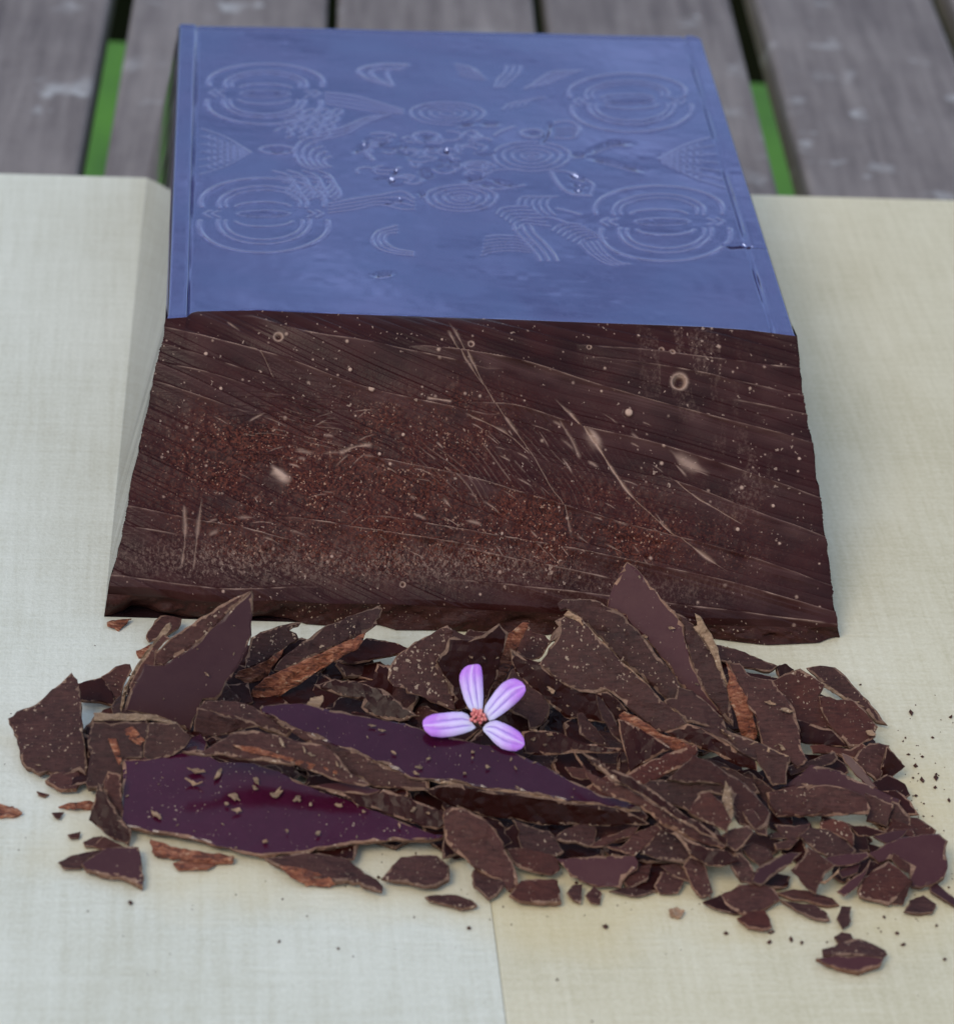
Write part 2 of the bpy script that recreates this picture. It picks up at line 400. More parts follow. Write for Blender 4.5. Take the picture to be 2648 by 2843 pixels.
# waves on the front right
for k in range(5):
    o = k * 62
    stroke(z5((580 + o, 370 - k * 2), (590 + o, 330), (620 + o * 0.98, 300), (680 + o * 0.95, 290)), 0.022, 0.022)
    if k > 1: stroke(z5((580 + o, 370), (600 + o, 410), (650 + o, 450)), 0.020, 0.020)
for k in range(6):
    x, y = 400 + k * 38, 440 + k * 26
    stroke(z5((x, y), (x + 40, y - 45), (x + 140, y - 62 + k * 4), (x + 260, y - 60 + k * 6)), 0.022, 0.022)
stroke(z5((540, 580), (560, 520), (640, 485), (760, 470), (880, 475), (990, 510)), 0.022, 0.022)
for k in range(3):
    o = k * 72
    stroke(z5((540 + o, 540 - k * 2), (570 + o, 600), (650 + o, 680), (730 + o, 770), (770 + o, 840)), 0.026, 0.026)
for k in range(6):
    x, y = 270 + k * 8, 800 - k * 32
    stroke(z5((x, y), (x + 90, y - 30 + k * 4), (x + 260, y - 45 + k * 8), (x + 420, y - 30 + k * 14)), 0.022, 0.018)
for k in range(6):
    x, y = 880 + k * 44, 580 + k * 24
    stroke(z5((x, y), (x + 50, y - 40), (x + 130, y - 60), (x + 230, y - 50)), 0.022, 0.020)
for k in range(4):
    o = k * 46
    stroke(z5((1110 + o, 690 - k * 6), (1200 + o, 780), (1310 + o, 850), (1400 + o, 880 - k * 4)), 0.022, 0.020)
stroke(z5((920, 395), (1010, 415), (1110, 445)), 0.03, 0.02)
# waves on the far side
for k in range(3):
    o = k * 60
    stroke(z3((1410 + o, 100), (1395 + o, 160), (1340 + o, 210), (1310 + o * 0.6, 280)), 0.026, 0.024)
for k in range(4):
    stroke(z3((980 + k * 12, 90 + k * 30), (1080 + k * 30, 110 + k * 34), (1160 + k * 20, 150 + k * 22)), 0.035, 0.018)
for k in range(4):
    o = k * 62
    stroke(z3((1570 + o, 290 - k * 12), (1640 + o, 250 - k * 10), (1760 + o, 170), (1850 + o, 140)), 0.028, 0.022)
for k in range(4):
    stroke(z3((1380 + k * 62, 470 - k * 12), (1430 + k * 60, 425 - k * 12), (1520 + k * 70, 400 - k * 12)), 0.024, 0.018)
stroke(z3((1310, 700), (1370, 660), (1470, 620)), 0.03, 0.022)
# crescents
for sc_, f in ((1.0, 0), (0.72, 1)):
    stroke(z3((550 - f * 60, 95 + f * 35), (330, 92 + f * 35), (150 + f * 100, 140 + f * 20), (200 + f * 80, 210), (420, 275)), 0.045, 0.024)
stroke(z3((540, 110), (400, 140), (390, 200), (430, 265)), 0.032, 0.022)
for f in (0, 1, 2):
    stroke(z2((1850, 700 + f * 30), (1700 + f * 40, 750 + f * 12), (1650 + f * 50, 830), (1700 + f * 40, 900 - f * 15), (1850, 945 - f * 20), (1990, 960 - f * 14)), 0.030, 0.022)
# leaf pair, hollow
def hollow(pts, wd=0.07, amp=-0.075):
    stroke(pts, wd, amp, taper=0.45); stroke([(a, c + 11) for a, c in pts], 0.03, 0.016, taper=0.2)
hollow(z6((110, 865), (180, 858), (240, 850)), 0.05, -0.06)
hollow(z6((270, 840), (370, 795), (480, 755), (620, 760)))
hollow(z6((260, 888), (380, 905), (520, 940), (720, 990)))
for p in (((700, 255), (770, 245), (850, 232)), ((890, 245), (950, 240), (1025, 238)), ((760, 662), (830, 650), (915, 632)), ((880, 688), (930, 690), (985, 696)), ((960, 655), (1040, 675), (1140, 700)),
          ((1540, 620), (1600, 640), (1660, 660)), ((1560, 680), (1610, 695), (1660, 705)), ((1560, 725), (1600, 730), (1640, 735)), ((470, 350), (500, 335), (530, 340)), ((1240, 318), (1270, 312), (1300, 318)), ((10, 440), (30, 420), (60, 400)),
          ((430, 760), (455, 762), (480, 765)), ((200, 825), (260, 812), (310, 800))):
    hollow(z4(*p), 0.05, -0.06)
stroke(z4((1340, 380), (1390, 330), (1400, 260), (1460, 225), (1560, 230), (1610, 290), (1560, 350), (1440, 350)), 0.035, 0.028)
stroke(z4((1340, 380), (1370, 320), (1400, 240)), 0.05, -0.05)
for k in range(3): stroke(z4((1440, 280 + k * 26), (1520, 270 + k * 24), (1590, 280 + k * 20)), 0.024, 0.02)
stroke(z4((1400, 600), (1430, 660), (1480, 720), (1560, 765), (1690, 775)), 0.035, 0.026)
stroke(z4((1400, 600), (1500, 600), (1620, 640), (1710, 700), (1690, 775)), 0.03, 0.02)
ell(1183, 383, 34, 15, wd=0.04, amp=0.026); ell(1478, 370, 30, 12, wd=0.035, amp=0.024)
stroke(z4((930, 620), (1000, 590), (1180, 585)), 0.03, 0.022); stroke(z4((760, 690), (850, 720), (1000, 730), (1200, 700)), 0.03, 0.02)
# lens and scale fans beside the rims
ell(770, 416, 46, 12, wd=0.03, amp=0.024); hollow(z1((760, 825), (820, 820), (900, 822)), 0.05, -0.06)
def fan(apex, base0, base1, dirx):
    for k in range(7):
        f = k / 6; bx, by = base0[0] + (base1[0] - base0[0]) * f, base0[1] + (base1[1] - base0[1]) * f
        stroke([(bx, by), ((bx + apex[0]) / 2, by * 0.5 + apex[1] * 0.5 + (f - 0.5) * 16), apex], 0.022, 0.014)
    for a in np.linspace(0.15, 0.8, 6):
        for k in range(5):
            f = (k + 0.5) / 5
            cx = apex[0] + (base0[0] - apex[0]) * a; cy = apex[1] + ((base0[1] - apex[1]) * (1 - f) + (base1[1] - apex[1]) * f) * a
            ell(cx, cy, 10, 6, 90, 270, n=10, wd=0.022, amp=0.016)
fan((696, 424), (562, 360), (556, 486), 1)
fan((1828, 440), (1975, 380), (2010, 520), -1)
# leaves and scales between the left rosettes and the middle
for k in range(4):
    for j in range(4):
        stroke(z1((820 + k * 120 + j * 40, 660 - j * 55 + k * 6), (900 + k * 110 + j * 40, 620 - j * 50), (960 + k * 110 + j * 30, 690 - j * 60), (920 + k * 110, 715 - j * 45)), 0.030, 0.020)
        stroke(z2((800 + k * 130 + j * 40, 230 + j * 48), (900 + k * 120 + j * 30, 260 + j * 40), (980 + k * 110 + j * 20, 330 + j * 40), (900 + k * 110 + j * 30, 420 + j * 20)), 0.030, 0.020)
for k in range(4):
    stroke(z2((1280, 590 - k * 26), (1500, 560 - k * 30), (1700, 520 - k * 26), (1900, 560 - k * 50), (2000, 560 - k * 30)), 0.03, 0.022)
    stroke(z1((1250, 330 + k * 30), (1480, 360 + k * 34), (1700, 420 + k * 26), (1900, 480 + k * 12)), 0.03, 0.022)
for k in range(3): stroke(z1((1150, 740 - k * 26), (1400, 690 - k * 30), (1600, 590 - k * 20), (1800, 520)), 0.03, 0.022)
for k in range(5): ell(880 + k * 10, 425 + k * 6, 60 - k * 10, 46 - k * 8, 100, 260, wd=0.032, amp=0.020)
stroke(z1((1650, 770), (1600, 850), (1650, 910)), 0.04, 0.028); hollow(z1((1480, 830), (1530, 815), (1590, 770)), 0.06, -0.07)
rr = random.Random(5)
for k in range(60):                                       # crowded little lobes in the middle
    cx, cy = rr.uniform(1010, 1370), rr.uniform(375, 505)
    a0 = rr.uniform(0, 360); ell(cx, cy, rr.uniform(10, 34), rr.uniform(5, 13), a0, a0 + rr.uniform(120, 260), n=18, wd=0.032, amp=rr.choice((0.026, 0.020, -0.022)))
hollow([(1040, 766), (1065, 762), (1090, 758)], 0.06, -0.07)
# crack through the rim, scratches
stroke([(2010, 681), (2061, 677), (2085, 688), (2140, 692)], 0.022, -0.16, spline=False)
stroke([(2030, 684), (2070, 682)], 0.045, -0.07, spline=False)
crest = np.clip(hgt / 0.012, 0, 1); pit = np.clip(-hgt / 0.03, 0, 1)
# raised rims left and right, with their grooves; slight unevenness of the panel
f_ = np.linspace(0, 1, NS + 1)[None, :]; width = np.linalg.norm(G[:, -1] - G[:, 0], axis=1)[:, None]
dl = f_ * width; dr = (1 - f_) * width
for d_, wr in ((dl, 0.36), (dr, 0.36)):
    hgt = hgt - 0.034 * np.exp(-((d_ - wr) / 0.034) ** 2) * (1 + 0.25 * vnoise(U, Vv, 0.6, 31))
    hgt = hgt + 0.030 * (1 / (1 + np.exp((d_ - wr) / 0.02)))
    hgt = hgt - 0.10 * np.clip(1 - d_ / 0.07, 0, 1) ** 2
dep = (tt * np.linalg.norm(fr - bk, axis=1)[None, :])
hgt = hgt - 0.12 * np.clip(1 - dep / 0.10, 0, 1) ** 2 - 0.02 * np.exp(-((dep - 0.22) / 0.03) ** 2)
hgt = hgt + 0.010 * vnoise(U, Vv, 2.3, 1) + 0.0035 * vnoise(U, Vv, 0.8, 2) + 0.0006 * vnoise(U, Vv, 0.16, 3)
edge_front = np.clip(1 - (np.linalg.norm(fr - bk, axis=1)[None, :] - dep) / 0.03, 0, 1)
hgt = np.where(edge_front > 0, hgt * (1 - edge_front), hgt)
TOP = G.copy(); TOP[..., 2] += hgt
def grid_obj(name, P, mat, parent, attr=None):
    nr, nc = P.shape[:2]
    V = ((P.reshape(-1, 3)) * CM - np.array(parent.location)).astype(np.float32)
    idx = np.arange(nr * nc).reshape(nr, nc)
    F = np.stack([idx[:-1, :-1], idx[1:, :-1], idx[1:, 1:], idx[:-1, 1:]], -1).reshape(-1, 4)
    me = bpy.data.meshes.new(name); me.vertices.add(len(V)); me.vertices.foreach_set('co', V.ravel())
    me.loops.add(F.size); me.loops.foreach_set('vertex_index', F.ravel().astype(np.int32))
    me.polygons.add(len(F)); me.polygons.foreach_set('loop_start', np.arange(0, F.size, 4, dtype=np.int32))
    me.update(calc_edges=True); me.polygons.foreach_set('use_smooth', np.ones(len(F), bool))
    if attr is not None:
        for nm, a in attr.items():
            at = me.attributes.new(nm, 'FLOAT', 'POINT'); at.data.foreach_set('value', a.ravel().astype(np.float32))
    me.materials.append(mat); me.update()
    ob = bpy.data.objects.new(name, me); col.objects.link(ob); ob.parent = parent
    return ob

# glossy moulded surface
m, t, b = newmat('moulded_gloss'); g = NB(t); v = g.coords(rnd=False)
vs = g.coords(scale=(0.5, 3.2, 1), rnd=False)
n0 = g.noise(v, 55, 4, 0.55, 0.4); n1 = g.noise(vs, 70, 5, 0.6, 0.5); n2 = g.noise(v, 2500, 2)
base = g.ramp(n0, [(0.35, (0.034, 0.0110, 0.0190)), (0.65, (0.020, 0.0085, 0.0150))])
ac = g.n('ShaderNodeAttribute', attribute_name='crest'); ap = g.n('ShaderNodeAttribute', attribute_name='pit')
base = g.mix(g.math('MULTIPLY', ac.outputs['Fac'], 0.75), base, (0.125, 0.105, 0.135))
base = g.mix(ap.outputs['Fac'], base, (0.040, 0.018, 0.009))
g.l(base, b.inputs['Base Color'])
ro = g.math('ADD', g.math('MULTIPLY', g.ramp(n0, [(0.36, 0.0), (0.62, 1.0)]), 0.16), g.math('MULTIPLY', g.ramp(n1, [(0.45, 0.0), (0.68, 1.0)]), 0.22))
g.l(g.math('ADD', g.math('MULTIPLY', ro, 0.55), 0.06), b.inputs['Roughness'])
b.inputs['IOR'].default_value = 3.3; b.inputs['Specular Tint'].default_value = (0.46, 0.57, 1.0, 1)  # specular tint repaints the reflected sky a deeper blue
g.bump(n2, 0.02, 0.0003, b)
TOPM = m
grid_obj('moulded_top', TOP, TOPM, blk, {'crest': crest, 'pit': pit})

# --- knife-cut slope
bot_px = [(298, 1649), (400, 1655), (458, 1658), (520, 1668), (600, 1672), (690, 1668), (790, 1667), (903, 1676), (1020, 1676), (1141, 1680), (1349, 1694), (1500, 1704), (1700, 1716), (1983, 1736), (2160, 1740), (2326, 1742)]
pA, pB = front3[0], front3[-1]; pC = at_z((1349, 1694), 0.36)
nC = np.cross(pB - pA, pC - pA); nC = nC / np.linalg.norm(nC); nC = nC if nC[2] > 0 else -nC
bot3 = np.array([on_plane(p, pC, nC) for p in bot_px])
NC, NR = 940, 520
ct = polyline(front3, NC + 1); ct[:, 2] = H
cb = polyline(bot3, NC + 1)
# uneven sides of the cut
q = np.linspace(0, 1, NR + 1)[:, None]
ctf = ct.copy(); ctf[:, 1] -= ((ct - pC) @ nC) / nC[1]            # top row moved into the cutting plane
C3 = ctf[None] * (1 - q[..., None]) + cb[None] * q[..., None] + (ct - ctf)[None] * np.exp(-q / 0.03)[..., None]
ex = (pB - pA) / np.linalg.norm(pB - pA); ey = np.cross(nC, ex); ey = ey if ey[2] < 0 else -ey      # ey points down the slope
def cp(px): P = on_plane(px, pC, nC); return np.array([(P - pA) @ ex, (P - pA) @ ey])
A = (C3 - pA) @ ex; B = (C3 - pA) @ ey
RIDGE = 2.4
hc = np.zeros_like(A); wc = np.zeros_like(A); rough = np.zeros_like(A)
def v4(*p): return [(250 + a / 1.6836, 850 + c / 1.6836) for a, c in p]
def v5(*p): return [(1300 + a / 1.6836, 850 + c / 1.6836) for a, c in p]
# striation coordinate: knife marks fall to the right
phi = B - 0.36 * A + 0.055 * np.sin(A * 0.9 + 0.5) * 1.6 + 0.018 * (A - 5) ** 2 + 0.06 * vnoise(A, B, 2.5, 11)
def saw(x, seed, per):
    r = np.random.default_rng(seed); k = np.floor(x / per + 500).astype(int); f = x / per + 500 - k
    a = r.uniform(0.1, 1.0, 2000)[k % 2000]
    return a * (np.clip(1 - f, 0, 1) ** 1.3) * np.clip(f / 0.06, 0, 1)
hc += 0.050 * saw(phi, 1, 0.40) + 0.022 * saw(phi + 0.11, 2, 0.19) + 0.007 * saw(phi + 0.03, 3, 0.075)
hc += 0.05 * vnoise(A, B, 2.6, 12) + 0.012 * vnoise(A, B, 0.8, 13)
band = np.zeros_like(A)  # sky sheen on the knife facets, painted as lighter base colour
def ridge(pts, amp=0.045, up=0.015, down=0.20):
    P = [cp(p) for p in catmull(pts, 6)]; w_ = window(A, B, P, 0.7)
    pa = np.array(P); o = np.argsort(pa[:, 0]); a_, b_ = A[w_], B[w_]; yl = np.interp(a_, pa[o, 0], pa[o, 1])
    side = b_ - yl; inr = (a_ > pa[:, 0].min() - 0.3) & (a_ < pa[:, 0].max() + 0.3)
    fade = np.clip(np.minimum(a_ - pa[:, 0].min() + 0.3, pa[:, 0].max() + 0.3 - a_) / 0.8, 0, 1)
    k = np.where(side > 0, np.exp(-side / down), np.exp(side / up)) * fade
    hc[w_] += np.where(inr, amp * RIDGE * k, 0)
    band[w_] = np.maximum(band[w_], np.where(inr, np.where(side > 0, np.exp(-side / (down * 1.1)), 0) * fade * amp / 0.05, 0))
    wc[w_] = np.maximum(wc[w_], np.where(inr, 0.55 * np.exp(-(side / 0.014) ** 2) * fade * (0.5 + 0.5 * vnoise(a_, b_, 0.15, 77)), 0))  # catch-light along the ridge crest, put into the colour mask
ridge(v5((-200, 190), (230, 262), (600, 372), (830, 440), (1050, 500), (1610, 648)), 0.06)
ridge(v5((60, 455), (240, 480), (540, 572), (870, 650), (1300, 790), (1645, 905)), 0.05)
ridge(v5((900, 800), (1300, 960), (1675, 1090)), 0.05)
ridge(v5((-500, 700), (0, 812), (200, 870), (500, 960), (770, 1040), (1200, 1150), (1690, 1310)), 0.05)
ridge(v5((-400, 985), (0, 1062), (400, 1130), (800, 1212), (1200, 1300), (1700, 1432)), 0.045)
ridge(v5((600, 180), (900, 210), (1250, 260), (1560, 290)), 0.035); ridge(v5((630, 240), (1000, 300), (1575, 420)), 0.035)
ridge(v5((1250, 440), (1590, 510)), 0.03)
ridge(v4((160, 945), (430, 1000), (700, 1040), (955, 1098)), 0.05); ridge(v4((955, 985), (1300, 1050), (1850, 1145)), 0.05)
ridge(v4((350, 100), (850, 225), (1300, 390), (1850, 515)), 0.045); ridge(v4((330, 175), (700, 290), (880, 340)), 0.03)
ridge(v4((310, 262), (600, 330), (860, 412)), 0.03); ridge(v4((300, 352), (500, 425), (720, 495)), 0.045)
ridge(v4((760, 30), (1000, 110), (1400, 190), (1850, 300)), 0.03); ridge(v4((90, 1270), (600, 1325), (1000, 1310)), 0.03); ridge(v4((140, 1040), (420, 1080)), 0.03)
ridge(v5((0, 1290), (700, 1370), (1300, 1440), (1720, 1490)), 0.03); ridge(v5((0, 1150), (380, 1225), (700, 1290)), 0.03)
# scraped, crumbly zone with curved chatter marks
def blob(px, rx, ry):
    c = cp(px); return np.exp(-(((A - c[0]) / rx) ** 2 + ((B - c[1]) / ry) ** 2))
zone = np.clip(1.15 * blob((640, 1300), 1.1, 0.85) + 1.0 * blob((960, 1330), 1.6, 0.9) + 0.9 * blob((1350, 1430), 1.8, 0.75) + 0.75 * blob((1750, 1480), 1.9, 0.6) + 0.5 * blob((1250, 1150), 1.2, 0.6) + 0.6 * blob((1000, 1540), 3.2, 0.35), 0, 1)
rough = np.clip(zone * (0.75 + 0.35 * vnoise(A, B, 0.35, 21)), 0, 1)
hc += 0.010 * rough * vnoise(A, B, 0.07, 22) + 0.010 * rough * vnoise(A, B, 0.16, 23)
cc = cp((700, 1750)); rad = np.hypot(A - cc[0], (B - cc[1]) * 1.1)
chat = saw(rad + 0.05 * vnoise(A, B, 0.6, 24), 9, 0.085) * np.clip(1.4 * (blob((820, 1190), 0.9, 0.7) + blob((1350, 1300), 1.5, 0.8)), 0, 1)
hc += 0.022 * chat; wc = np.maximum(wc, 0.7 * np.clip(chat - 0.45, 0, 1) * (vnoise(A, B, 0.2, 25) > -0.1))
# scratches, pale
def scratch(pts, wd=0.02, w_=0.9, amp=-0.02, fade=0.1):
    P = [cp(p) for p in catmull(pts, 5)]; w_2 = window(A, B, P, wd * 4 + 0.02)
    if w_2 is None: return
    a_, b_ = A[w_2], B[w_2]; D, T = seg_dist(a_, b_, P)
    wdv = wd * (0.6 + 0.8 * np.clip(vnoise(a_, b_, 0.25, 41), -0.5, 1.2)); k = np.exp(-(D / np.maximum(wdv, 0.006)) ** 2) * np.clip(np.minimum(T, 1 - T) / fade, 0, 1)
    hc[w_2] += amp * k; wc[w_2] = np.maximum(wc[w_2], w_ * k)
scratch(v5((400, 430), (500, 530), (600, 660), (680, 780), (760, 890), (930, 1050), (1060, 1150), (1210, 1250)), 0.022, 0.8, -0.03)
scratch(v5((540, 570), (580, 610), (620, 680)), 0.06, 0.75, 0.01, 0.4)
scratch(v5((-90, 60), (0, 240), (70, 370), (150, 500), (290, 690), (390, 860), (440, 930), (480, 1100)), 0.013, 0.55)
scratch(v5((-20, 510), (100, 560), (190, 610), (290, 700)), 0.018, 0.6); scratch(v5((930, 680), (1010, 740), (1130, 795)), 0.05, 0.6, 0.01, 0.4)
scratch(v5((930, 800), (1050, 900), (1170, 970), (1280, 1030)), 0.016, 0.7); scratch(v5((420, 540), (480, 630), (520, 720)), 0.014, 0.4)
scratch(v4((840, 735), (890, 780), (935, 825)), 0.05, 1.0, 0.012, 0.3); scratch(v4((435, 930), (440, 1080), (425, 1220)), 0.018, 0.5); scratch(v4((520, 900), (500, 1050), (480, 1240)), 0.018, 0.45)
scratch(v4((1160, 690), (1230, 660), (1320, 645)), 0.03, 0.6); scratch(v4((1570, 430), (1690, 450)), 0.03, 0.8); scratch(v4((740, 180), (800, 220), (860, 340)), 0.012, 0.4)
scratch(v4((640, 60), (700, 110)), 0.014, 0.45); scratch(v4((1670, 110), (1760, 270), (1850, 390)), 0.014, 0.5)
rs = random.Random(3)
for k in range(90):                                        # short scrape ticks in the crumbly zone
    px = (rs.uniform(560, 1950), rs.uniform(1130, 1560)); L_ = rs.uniform(10, 34); a = rs.uniform(-0.9, 0.6) if px[0] < 1000 else rs.uniform(0.2, 1.1)
    scratch([px, (px[0] + L_ * math.cos(a), px[1] + L_ * math.sin(a) * 0.8), (px[0] + 2 * L_ * math.cos(a), px[1] + 2 * L_ * math.sin(a + 0.1) * 0.8)], rs.uniform(0.008, 0.018), rs.uniform(0.25, 0.6), -0.008, 0.3)
# trapped air bubbles with pale rims
def bubble(px, r, deep=True, rim=0.8):
    c = cp(px); D = np.hypot(A - c[0], B - c[1])
    m_ = D < r * 2
    hc[m_] += np.where(D[m_] < r, -r * 0.9 * np.sqrt(np.clip(1 - (D[m_] / r) ** 2, 0, 1)), 0.0) if deep else 0.5 * r * np.exp(-(D[m_] / r) ** 4)
    wc[m_] = np.maximum(wc[m_], rim * (np.exp(-((D[m_] - r) / (0.3 * r)) ** 2) if deep else np.exp(-(D[m_] / (0.8 * r)) ** 8)))
for px, r in ((v5((985, 355))[0], 0.105), (v4((880, 138))[0], 0.06), (v5((905, 198))[0], 0.035), (v5((955, 212))[0], 0.04), (v5((565, 188))[0], 0.03), (v4((1780, 178))[0], 0.04), (v4((1460, 1305))[0], 0.035)): bubble(px, r)
for px, r in ((v5((748, 500))[0], 0.07), (v4((1313, 395))[0], 0.06), (v5((800, 125))[0], 0.03), (v4((1215, 296))[0], 0.035), (v4((1352, 693))[0], 0.03), (v4((1462, 605))[0], 0.03), (v4((540, 225))[0], 0.035), (v4((610, 388))[0], 0.03), (v5((1255, 1050))[0], 0.035), (v5((1545, 718))[0], 0.03), (v5((1420, 940))[0], 0.03)): bubble(px, r, False, 1.0)
for k in range(300):
    s_, t_ = rs.random(), rs.random()
    i, j = int(t_ * NR), int(s_ * NC); c = (A[i, j], B[i, j]); r = 0.009 + 0.020 * rs.random() ** 4
    i0, i1, j0, j1 = max(0, i - 9), i + 10, max(0, j - 9), j + 10
    D = np.hypot(A[i0:i1, j0:j1] - c[0], B[i0:i1, j0:j1] - c[1]); wc[i0:i1, j0:j1] = np.maximum(wc[i0:i1, j0:j1], rs.uniform(0.3, 1.0) * np.exp(-(D / r) ** 4)); hc[i0:i1, j0:j1] += 0.3 * r * np.exp(-(D / r) ** 2)
# broad pale scuff along the lower band and the right-hand drag marks
dust = np.clip(0.9 * blob((620, 1560), 1.6, 0.30) + 0.9 * blob((1250, 1570), 1.6, 0.28) + 0.4 * blob((1800, 1640), 1.5, 0.25) + 0.55 * blob((1900, 1000), 0.7, 0.8) * (vnoise(A, B * 0.3, 0.12, 61) > 0.2) + 0.4 * blob((2060, 1350), 0.5, 0.9) * (vnoise(A, B * 0.3, 0.12, 62) > 0.2), 0, 1)
edge = np.minimum(np.minimum(q, 1 - q) * 4.5, 1) ; hc *= np.clip(edge * 12, 0, 1) ** 0.7
C3 = C3 + hc[..., None] * nC
# ragged side edges
jag = 0.035 * np.cumsum(RNG.normal(size=NR + 1)) / 12; jag = jag - np.linspace(jag[0], jag[-1], NR + 1)
jag = jag + 0.006 * RNG.normal(size=NR + 1)
wl = np.exp(-np.arange(NC + 1) / 60.0)
C3 = C3 + (np.abs(jag)[:, None] * wl[None])[..., None] * ex - (np.abs(jag[::-1])[:, None] * wl[::-1][None])[..., None] * ex
m, t, b = newmat('knife_cut_chocolate'); g = NB(t); v = g.coords(rnd=False)
aw = g.n('ShaderNodeAttribute', attribute_name='wear_glint'); ar = g.n('ShaderNodeAttribute', attribute_name='rough'); ad = g.n('ShaderNodeAttribute', attribute_name='dust')
n1 = g.noise(v, 140, 5, 0.6); n2 = g.noise(v, 2600, 3, 0.7)
base = g.ramp(n1, [(0.35, (0.015, 0.0020, 0.0016)), (0.65, (0.031, 0.0052, 0.0042))])
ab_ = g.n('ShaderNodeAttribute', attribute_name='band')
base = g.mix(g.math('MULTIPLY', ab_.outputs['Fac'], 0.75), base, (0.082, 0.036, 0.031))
base = g.mix(g.math('MULTIPLY', ar.outputs['Fac'], g.ramp(n2, [(0.45, 0.0), (0.6, 1.0)])), base, (0.100, 0.024, 0.013))
sp1 = specks(g, v, 1300, 0.15, 0.42, 90); sp2 = specks(g, v, 2600, 0.5, 0.62, 150)
base = g.mix(g.math('MULTIPLY', sp1, 0.55), base, (0.40, 0.27, 0.20))
base = g.mix(g.math('MULTIPLY', g.math('MULTIPLY', sp2, ar.outputs['Fac']), 0.75), base, (0.36, 0.20, 0.13))
base = g.mix(g.math('MULTIPLY', ad.outputs['Fac'], g.ramp(g.noise(g.coords(scale=(1, 1, 0.35), rnd=False), 2100, 5, 0.8), [(0.48, 0.0), (0.60, 0.55)])), base, (0.30, 0.19, 0.14))
base = g.mix(aw.outputs['Fac'], base, (0.42, 0.27, 0.20))
g.l(base, b.inputs['Base Color'])
g.l(g.math('ADD', g.math('MULTIPLY', ar.outputs['Fac'], 0.25), 0.34), b.inputs['Roughness'])
b.inputs['IOR'].default_value = 1.45; b.inputs['Specular IOR Level'].default_value = 0.16
g.bump(n2, 0.15, 0.0004, b); CUTM = m
grid_obj('cut_face', C3, CUTM, blk, {'wear_glint': np.clip(wc, 0, 1), 'band': np.clip(0.75 * band * (0.75 + 0.35 * vnoise(phi, A * 0.35, 0.10, 91) + 0.25 * vnoise(A, B, 0.5, 92)) + 0.40 * saw(phi, 1, 0.40) * (phi > 0) + 0.30 * saw(phi + 0.11, 2, 0.19), 0, 1) * (1 - 0.6 * rough), 'rough': rough, 'dust': dust})

# --- broken lip under the cut
lip_px = [(289, 1710), (340, 1702), (363, 1691), (408, 1693), (446, 1700), (525, 1713), (712, 1721), (840, 1732), (954, 1740), (1059, 1749), (1207, 1750), (1405, 1757), (1518, 1763), (1760, 1772), (1977, 1777), (2132, 1791), (2250, 1786), (2335, 1781)]
lipg = polyline(np.array([at_z(p, 0.02) for p in lip_px]), NC + 1)
LR = 26
lp = np.zeros((LR + 1, NC + 1, 3))
for i in range(LR + 1):
    f = i / LR; lp[i] = C3[-1] * (1 - f) + lipg * f
aa = np.linspace(0, 11, NC + 1)[None, :] * np.ones((LR + 1, 1)); bb = (np.linspace(0, 0.45, LR + 1))[:, None] * np.ones((1, NC + 1))
bulge = (0.05 * vnoise(aa, bb, 0.8, 51) + 0.03 * vnoise(aa, bb, 0.25, 52) + 0.012 * vnoise(aa, bb, 0.09, 53)) * np.sin(np.linspace(0, math.pi, LR + 1))[:, None]
chip = np.clip(vnoise(aa * 1.0, bb * 0.4, 0.7, 54) - 0.5, 0, 1) * 0.12 * np.linspace(0, 1, LR + 1)[:, None]
outw = np.array([nC[0], nC[1], 0]); outw = outw / np.linalg.norm(outw)
lp = lp + (bulge - chip)[..., None] * outw
grid_obj('broken_lip', lp, MAT['r'], blk)

# --- sides, back and bottom
xl, xr, yb, dlt = -4.8722, 4.8519, 10.6929, 0.1972
gBL = at_z(kpx(285, 336), 0.004); gBR = R3(xr + dlt * H, yb, 0.004)
sideL = [TOP[i, 0] for i in range(0, NT + 1, 43)] + [C3[i, 0] for i in range(13, NR + 1, 13)] + [lp[-1, 0]]
sideR = [TOP[i, -1] for i in range(0, NT + 1, 43)] + [C3[i, -1] for i in range(13, NR + 1, 13)] + [lp[-1, -1]]
def wall(name, top, g0, g1, mat):
    """ruled sheet between an upper outline (back to front) and the straight foot line"""
    n = len(top); V = []; F = []
    d = np.r_[0, np.cumsum([np.linalg.norm((top[i + 1] - top[i])[:2]) for i in range(n - 1)])]; d = d / d[-1]
    M_ = 10
    for i in range(n):
        lo = g0 + (g1 - g0) * d[i]; lo = np.array([lo[0], lo[1], 0.004])
        for k in range(M_ + 1):
            f = k / M_; V.append(top[i] * (1 - f) + lo * f)
    for i in range(n - 1):
        for k in range(M_):
            a = i * (M_ + 1) + k; F.append((a, a + 1, a + M_ + 2, a + M_ + 1))
    return link(name, V, F, mat, blk, smooth=True)
m, t, b = newmat('moulded_side'); g = NB(t); v = g.coords(rnd=False); n0 = g.noise(v, 60, 3)
b.inputs['Base Color'].default_value = (0.014, 0.006, 0.007, 1); g.l(g.ramp(n0, [(0.3, 0.04), (0.7, 0.10)]), b.inputs['Roughness']); b.inputs['IOR'].default_value = 1.9
g.bump(n0, 0.10, 0.0012, b); SIDEM = m
footL = lp[-1, 0].copy(); footR = lp[-1, -1].copy()
wall('side_wall', sideL, gBL, footL, SIDEM); wall('side_wall', sideR, gBR, footR, SIDEM)
bkrow = [TOP[0, j] for j in range(0, NS + 1, 40)]
wall('back_wall', bkrow, gBL, gBR, SIDEM)
link('base', [gBL, gBR, np.array([footR[0], footR[1], 0.006]), np.array([footL[0], footL[1], 0.006])], [(0, 3, 2, 1)], SIDEM, blk)
